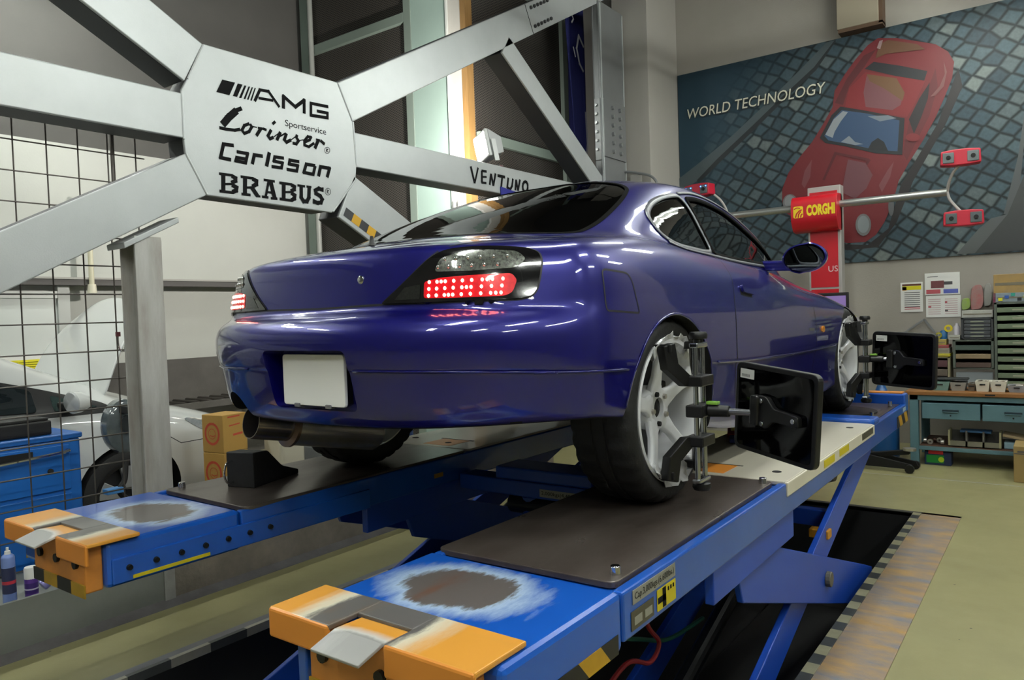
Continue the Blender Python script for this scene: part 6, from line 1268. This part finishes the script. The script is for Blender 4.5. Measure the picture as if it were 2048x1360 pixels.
MB().prism(round_poly([(-.10, -.10), (.10, -.10), (.10, .10), (-.10, .10)], .03), 'z', 0, .66).build('body', mat('white_container', 'b9b4a0', .5), wd, .006)
MB().lathe([(0, 0), (.04, 0), (.04, .04), (0, .04)], (0, 0, .66), 'z', 16).build('cap', mat('lime_cap', '8ad02a', .4), wd, 0, True)
tag(MB().prism([(1.15, 0), (1.45, 0), (1.45, .50), (1.15, .50)], 'x', -2.7, -2.4).build('grey_bin', mat('grey_bin', '5a5c5c', .6), None, .02), 'grey square bin behind the left rear wheel', 'bin')
tag(MB().lathe([(0, 0), (.06, 0), (.085, .20), (.08, .20), (.056, .01), (0, .01)], (-2.30, 1.28, .40), 'z', 18).build('white_bucket', mat('bucket_white', 'b0b4b6', .4), None, 0, True), 'small white bucket on the floor behind the muffler', 'bucket')
tag(MB().lathe([(0, 0), (.26, 0), (.27, .3), (.26, .58), (0, .6)], (-2.45, 1.75, 0), 'z', 28).build('blue_drum', mat('drum_blue', '1c3a6a', .4), None, 0, True), 'dark blue drum in shadow behind the muffler', 'drum')
tag(MB().lim(-2.40, -2.2, 1.18, 1.38, 0, .399).build('stool', mat('stool_grey', '3a3a3a', .6), None, .01), 'dark grey stand under the white bucket', 'stand')
RC = thing('roller_conveyor', 'dark metal roller track along the left wall', 'conveyor', (-4.9, 2.2, .62))
MB().lim(-.25, -.21, -1.2, 1.1, 0, .06).build('rail', M_WALLD, RC); MB().lim(.21, .25, -1.2, 1.1, 0, .06).build('rail', M_WALLD, RC)
for i in range(18): MB().cyl((-.21, -1.15+.13*i, .05), (.21, -1.15+.13*i, .05), .022, n=10).build('roller', mat('dark_roller', '3a3632', .5, .5), RC, 0, True)
for y in (-1.1, 1.0):
    for x in (-.23, .23): MB().lim(x-.02, x+.02, y-.02, y+.02, -.62, 0).build('leg', M_WALLD, RC)
# ---------------------------------------------------------------- spray cans on the kerb
def can(x, y, z, r, h, c1, c2, capc, lb, tilt=None, cap='dome'):
    t = thing('spray_can', lb, 'spray can', (x, y, z), group='spray cans on the kerb')
    MB().lathe([(0, 0), (r*.95, 0), (r, .006), (r, h), (r*.9, h+.008), (r*.55, h+.016), (0, h+.016)], (0, 0, 0), 'z', 24).build('can_body', mat('can_'+c1, c1, .3, .2), t, 0, True)
    MB().lathe([(r*1.006, h*.25), (r*1.006, h*.80)], (0, 0, 0), 'z', 24).build('label', mat('canl_'+c2, c2, .4), t, 0, True)
    MB().lathe([(r*1.01, h*.45), (r*1.01, h*.52)], (0, 0, 0), 'z', 24).build('label_band', mat('can_band_'+capc, 'b03040' if capc == 'd8d8d8' else 'c8c8d4', .4), t, 0, True)
    if cap == 'nozzle':
        MB().lathe([(r*.5, h+.014), (r*.42, h+.03), (r*.22, h+.032), (r*.22, h+.045), (0, h+.046)], (0, 0, 0), 'z', 16).build('nozzle', mat('cap_'+capc, capc, .4), t, 0, True)
    else:
        MB().lathe([(r*.98, h-.004), (r*1.0, h+.045), (r*.9, h+.052), (0, h+.052)], (0, 0, 0), 'z', 20).build('cap', mat('cap_'+capc, capc, .4), t, 0, True)
    if tilt: t.rotation_euler = tilt
    return t
can(-1.84, -1.045, .205, .0265, .205, '7d94cf', '2a3050', 'd8d8d8', 'tall blue and red spray can at the left edge of the kerb', cap='nozzle')
can(-1.85, -.955, .205, .027, .085, '5a3a8a', '3a2468', 'e0e0dc', 'short purple spray can with a big white cap on the kerb')
can(-1.87, -.905, .236, .026, .145, '8a86c0', '6a66b0', 'b0aed0', 'lilac spray can lying tilted between purple can and wire fence', (math.radians(-58), 0, 0), cap='nozzle')
# ================================================================== flag, floodlight
FG = thing('blue_flag', 'folded dark blue flag with white script hanging by the bolted column', 'flag', (-2.42, 4.80, 3.05))
V = []; n = 14; mr = 16
for i in range(mr):
    t = i/(mr-1); wd_ = .22-.12*max(0, t-.55)
    for j in range(n):
        u = j/(n-1); V.append((.05*math.sin(u*9+t*2)*(.5+t), -wd_+2*wd_*u+.06*t, 2.4*(1-t)))
fl = MB().add(V, [(i*n+j, i*n+j+1, (i+1)*n+j+1, (i+1)*n+j) for i in range(mr-1) for j in range(n-1)]).build('cloth', mat('flag_blue', '141a5a', .8), FG, smooth=True)
sm = fl.modifiers.new('s', 'SOLIDIFY'); sm.thickness = .004
flat_strokes([(.03, [(.10, 1.25), (.0, 1.35), (-.05, 1.2), (.0, 1.05), (.08, .98)]), (.02, [(-.14, 1.55), (-.10, 1.5), (-.14, 1.45)]), (.02, [(-.12, 1.2), (-.08, 1.1)]), (.035, [(.10, .55), (.12, .2), (.08, 0)])], 'x', .075).build('script', mat('flag_white', 'b4b4bc', .8), FG)
tag(MB().prism([(2.83, 2.36), (3.5, 2.30), (3.5, 2.43), (2.83, 2.495)], 'x', -1.9995, -1.99).build('blue_pennant', mat('flag_blue2', '20247a', .8), None), 'blue cloth pennant draped behind the coupe roof under the lettered beam', 'pennant')
FL = thing('floodlight', 'white square floodlight clamped on the beam above the handwriting', 'floodlight', (-2.10, 2.80, 2.672))
R = Matrix.Rotation(math.radians(-12), 4, 'Y') @ Matrix.Rotation(math.radians(-116), 4, 'Z')
def FT(mb): mb.v = [tuple(Vector((0, 0, .17))+(R @ Vector(v))) for v in mb.v]; return mb
FT(MB().prism([(-.12, -.12), (.12, -.12), (.12, .12), (-.12, .12)], 'x', .03, .06)).build('bezel', mat('flood_white', 'c4c6c4', .4), FL, .008)
FT(MB().add([(.03, -.12, -.12), (.03, .12, -.12), (.03, .12, .12), (.03, -.12, .12), (-.12, -.06, -.07), (-.12, .06, -.07), (-.12, .06, .07), (-.12, -.06, .07)], [(0, 1, 2, 3), (4, 5, 6, 7), (0, 4, 5, 1), (1, 5, 6, 2), (2, 6, 7, 3), (3, 7, 4, 0)])).build('housing', mat('flood_grey', 'a4a6a6', .45), FL, .006)
FT(MB().lim(.0605, .064, -.10, .10, -.10, .10)).build('lens', mat('flood_lens', 'fff6ea', .3, emit=30), FL)
for s in (-1, 1): FT(MB().lim(-.02, .02, s*.128-.004, s*.128+.004, -.17, .02)).build('yoke', mat('flood_white', 'c4c6c4', .4), FL)
MB().lim(-.03, .05, .10, .16, -.02, .03).build('clamp', M_CHROME, FL, .004)
sp = bpy.data.lights.new('flood', 'SPOT'); sp.energy = 420; sp.spot_size = math.radians(150); sp.spot_blend = .5; sp.color = (1, .95, .88); sp.shadow_soft_size = .08
so = bpy.data.objects.new('flood_lamp', sp); COL.objects.link(so); so.parent = FL; so.location = (-.10, -.06, .17)
so.rotation_euler = Vector((-.9, .3, .05)).to_track_quat('-Z', 'Y').to_euler()
HK = thing('steel_hook', 'small steel hook hanging in front of the open white bonnet', 'hook', (-2.258, -.32, 1.30))
MB().tube([(0, 0, .06), (0, 0, .0), (0, .012, -.03), (0, .03, -.03), (0, .034, -.01)], .004, 8, 4).build('hook_wire', M_CHROME, HK, 0, True); MB().lim(-.008, .008, -.01, .01, .05, .075).build('eye', mat('hook_red', '5a2026', .5), HK)
TT = thing('tool_tray', 'red and blue hand tools on the deck beyond the rear wheel', 'tools', (.55, 1.42, .752), math.radians(20))
MB().lim(-.07, .07, -.16, .16, 0, .022).build('cloth', mat('tool_red', '9a1a22', .7), TT, .006); MB().lim(-.06, .03, -.30, -.17, 0, .018).build('cloth_blue', mat('tool_blue', '16245c', .7), TT, .006)
for y in (-.08, .06): MB().cyl((-.05, y, .034), (.06, y+.05, .034), .011, n=10).build('tool_handle', mat('tool_green', '1a6a5a', .5) if y > 0 else mat('tool_yellow', 'b09a3a', .5), TT, 0, True)
CB2 = thing('bent_conduit', 'grey cable conduit bending from the bolted column towards the mural', 'conduit', (-1.9, 5.08, 2.9))
MB().tube([(-.34, 0, .03), (-.1, .0, .02), (.08, .0, -.02), (.24, .0, -.08), (.31, .0, -.22), (.32, .0, -.6)], .014, 8, 5).build('tube', M_SILVER2, CB2, 0, True)
MB().lim(-.02, .10, .0, .055, -.13, -.03).build('junction_box', mat('junction_grey', '8d8b86', .5), CB2, .006)
# ================================================================== fluorescent fittings (above the frame)
def fitting(x, y, z, rz, lb, power=TUBE_POWER, ln=1.2):
    t = thing('fluorescent_light', lb, 'ceiling light', (x, y, z), rz, group='fluorescent fittings under the roof')
    MB().lim(-.13, .13, -ln/2-.03, ln/2+.03, .045, .10).build('housing', mat('fitting_white', 'd0d0cc', .5), t, .006)
    for dx in (-.07, .07):
        MB().cyl((dx, -ln/2, 0), (dx, ln/2, 0), .017, n=10).build('tube', mat('tube_lit_%g' % power, 'fafff8', .3, emit=power), t, 0, True)
    MB().tube([(0, 0, .10), (0, 0, 6.2-z)], .006, 6).build('chain', M_STEEL, t)
FITS = [(2.6, -4.4), (2.6, -1.9), (2.6, .6), (2.6, 3.1), (1.3, 4.75), (3.4, 4.75), (.6, -4.4), (.6, -1.9), (.6, .6), (.4, 3.4), (4.7, -4.4), (4.7, -1.4), (4.7, 1.6)]  # the pair nearest the back wall is added to brighten that wall
for i, (x, y) in enumerate(FITS): fitting(x, y, 4.05, 0, 'unseen twin-tube fluorescent light hung over the main bay')
for i, (x, y) in enumerate([(-4.2, -3.4), (-4.2, -1.5), (-4.2, .2)]): fitting(x, y, 4.45, 0, 'twin-tube fluorescent light hung over the left bay', TUBE_POWER*1.8)
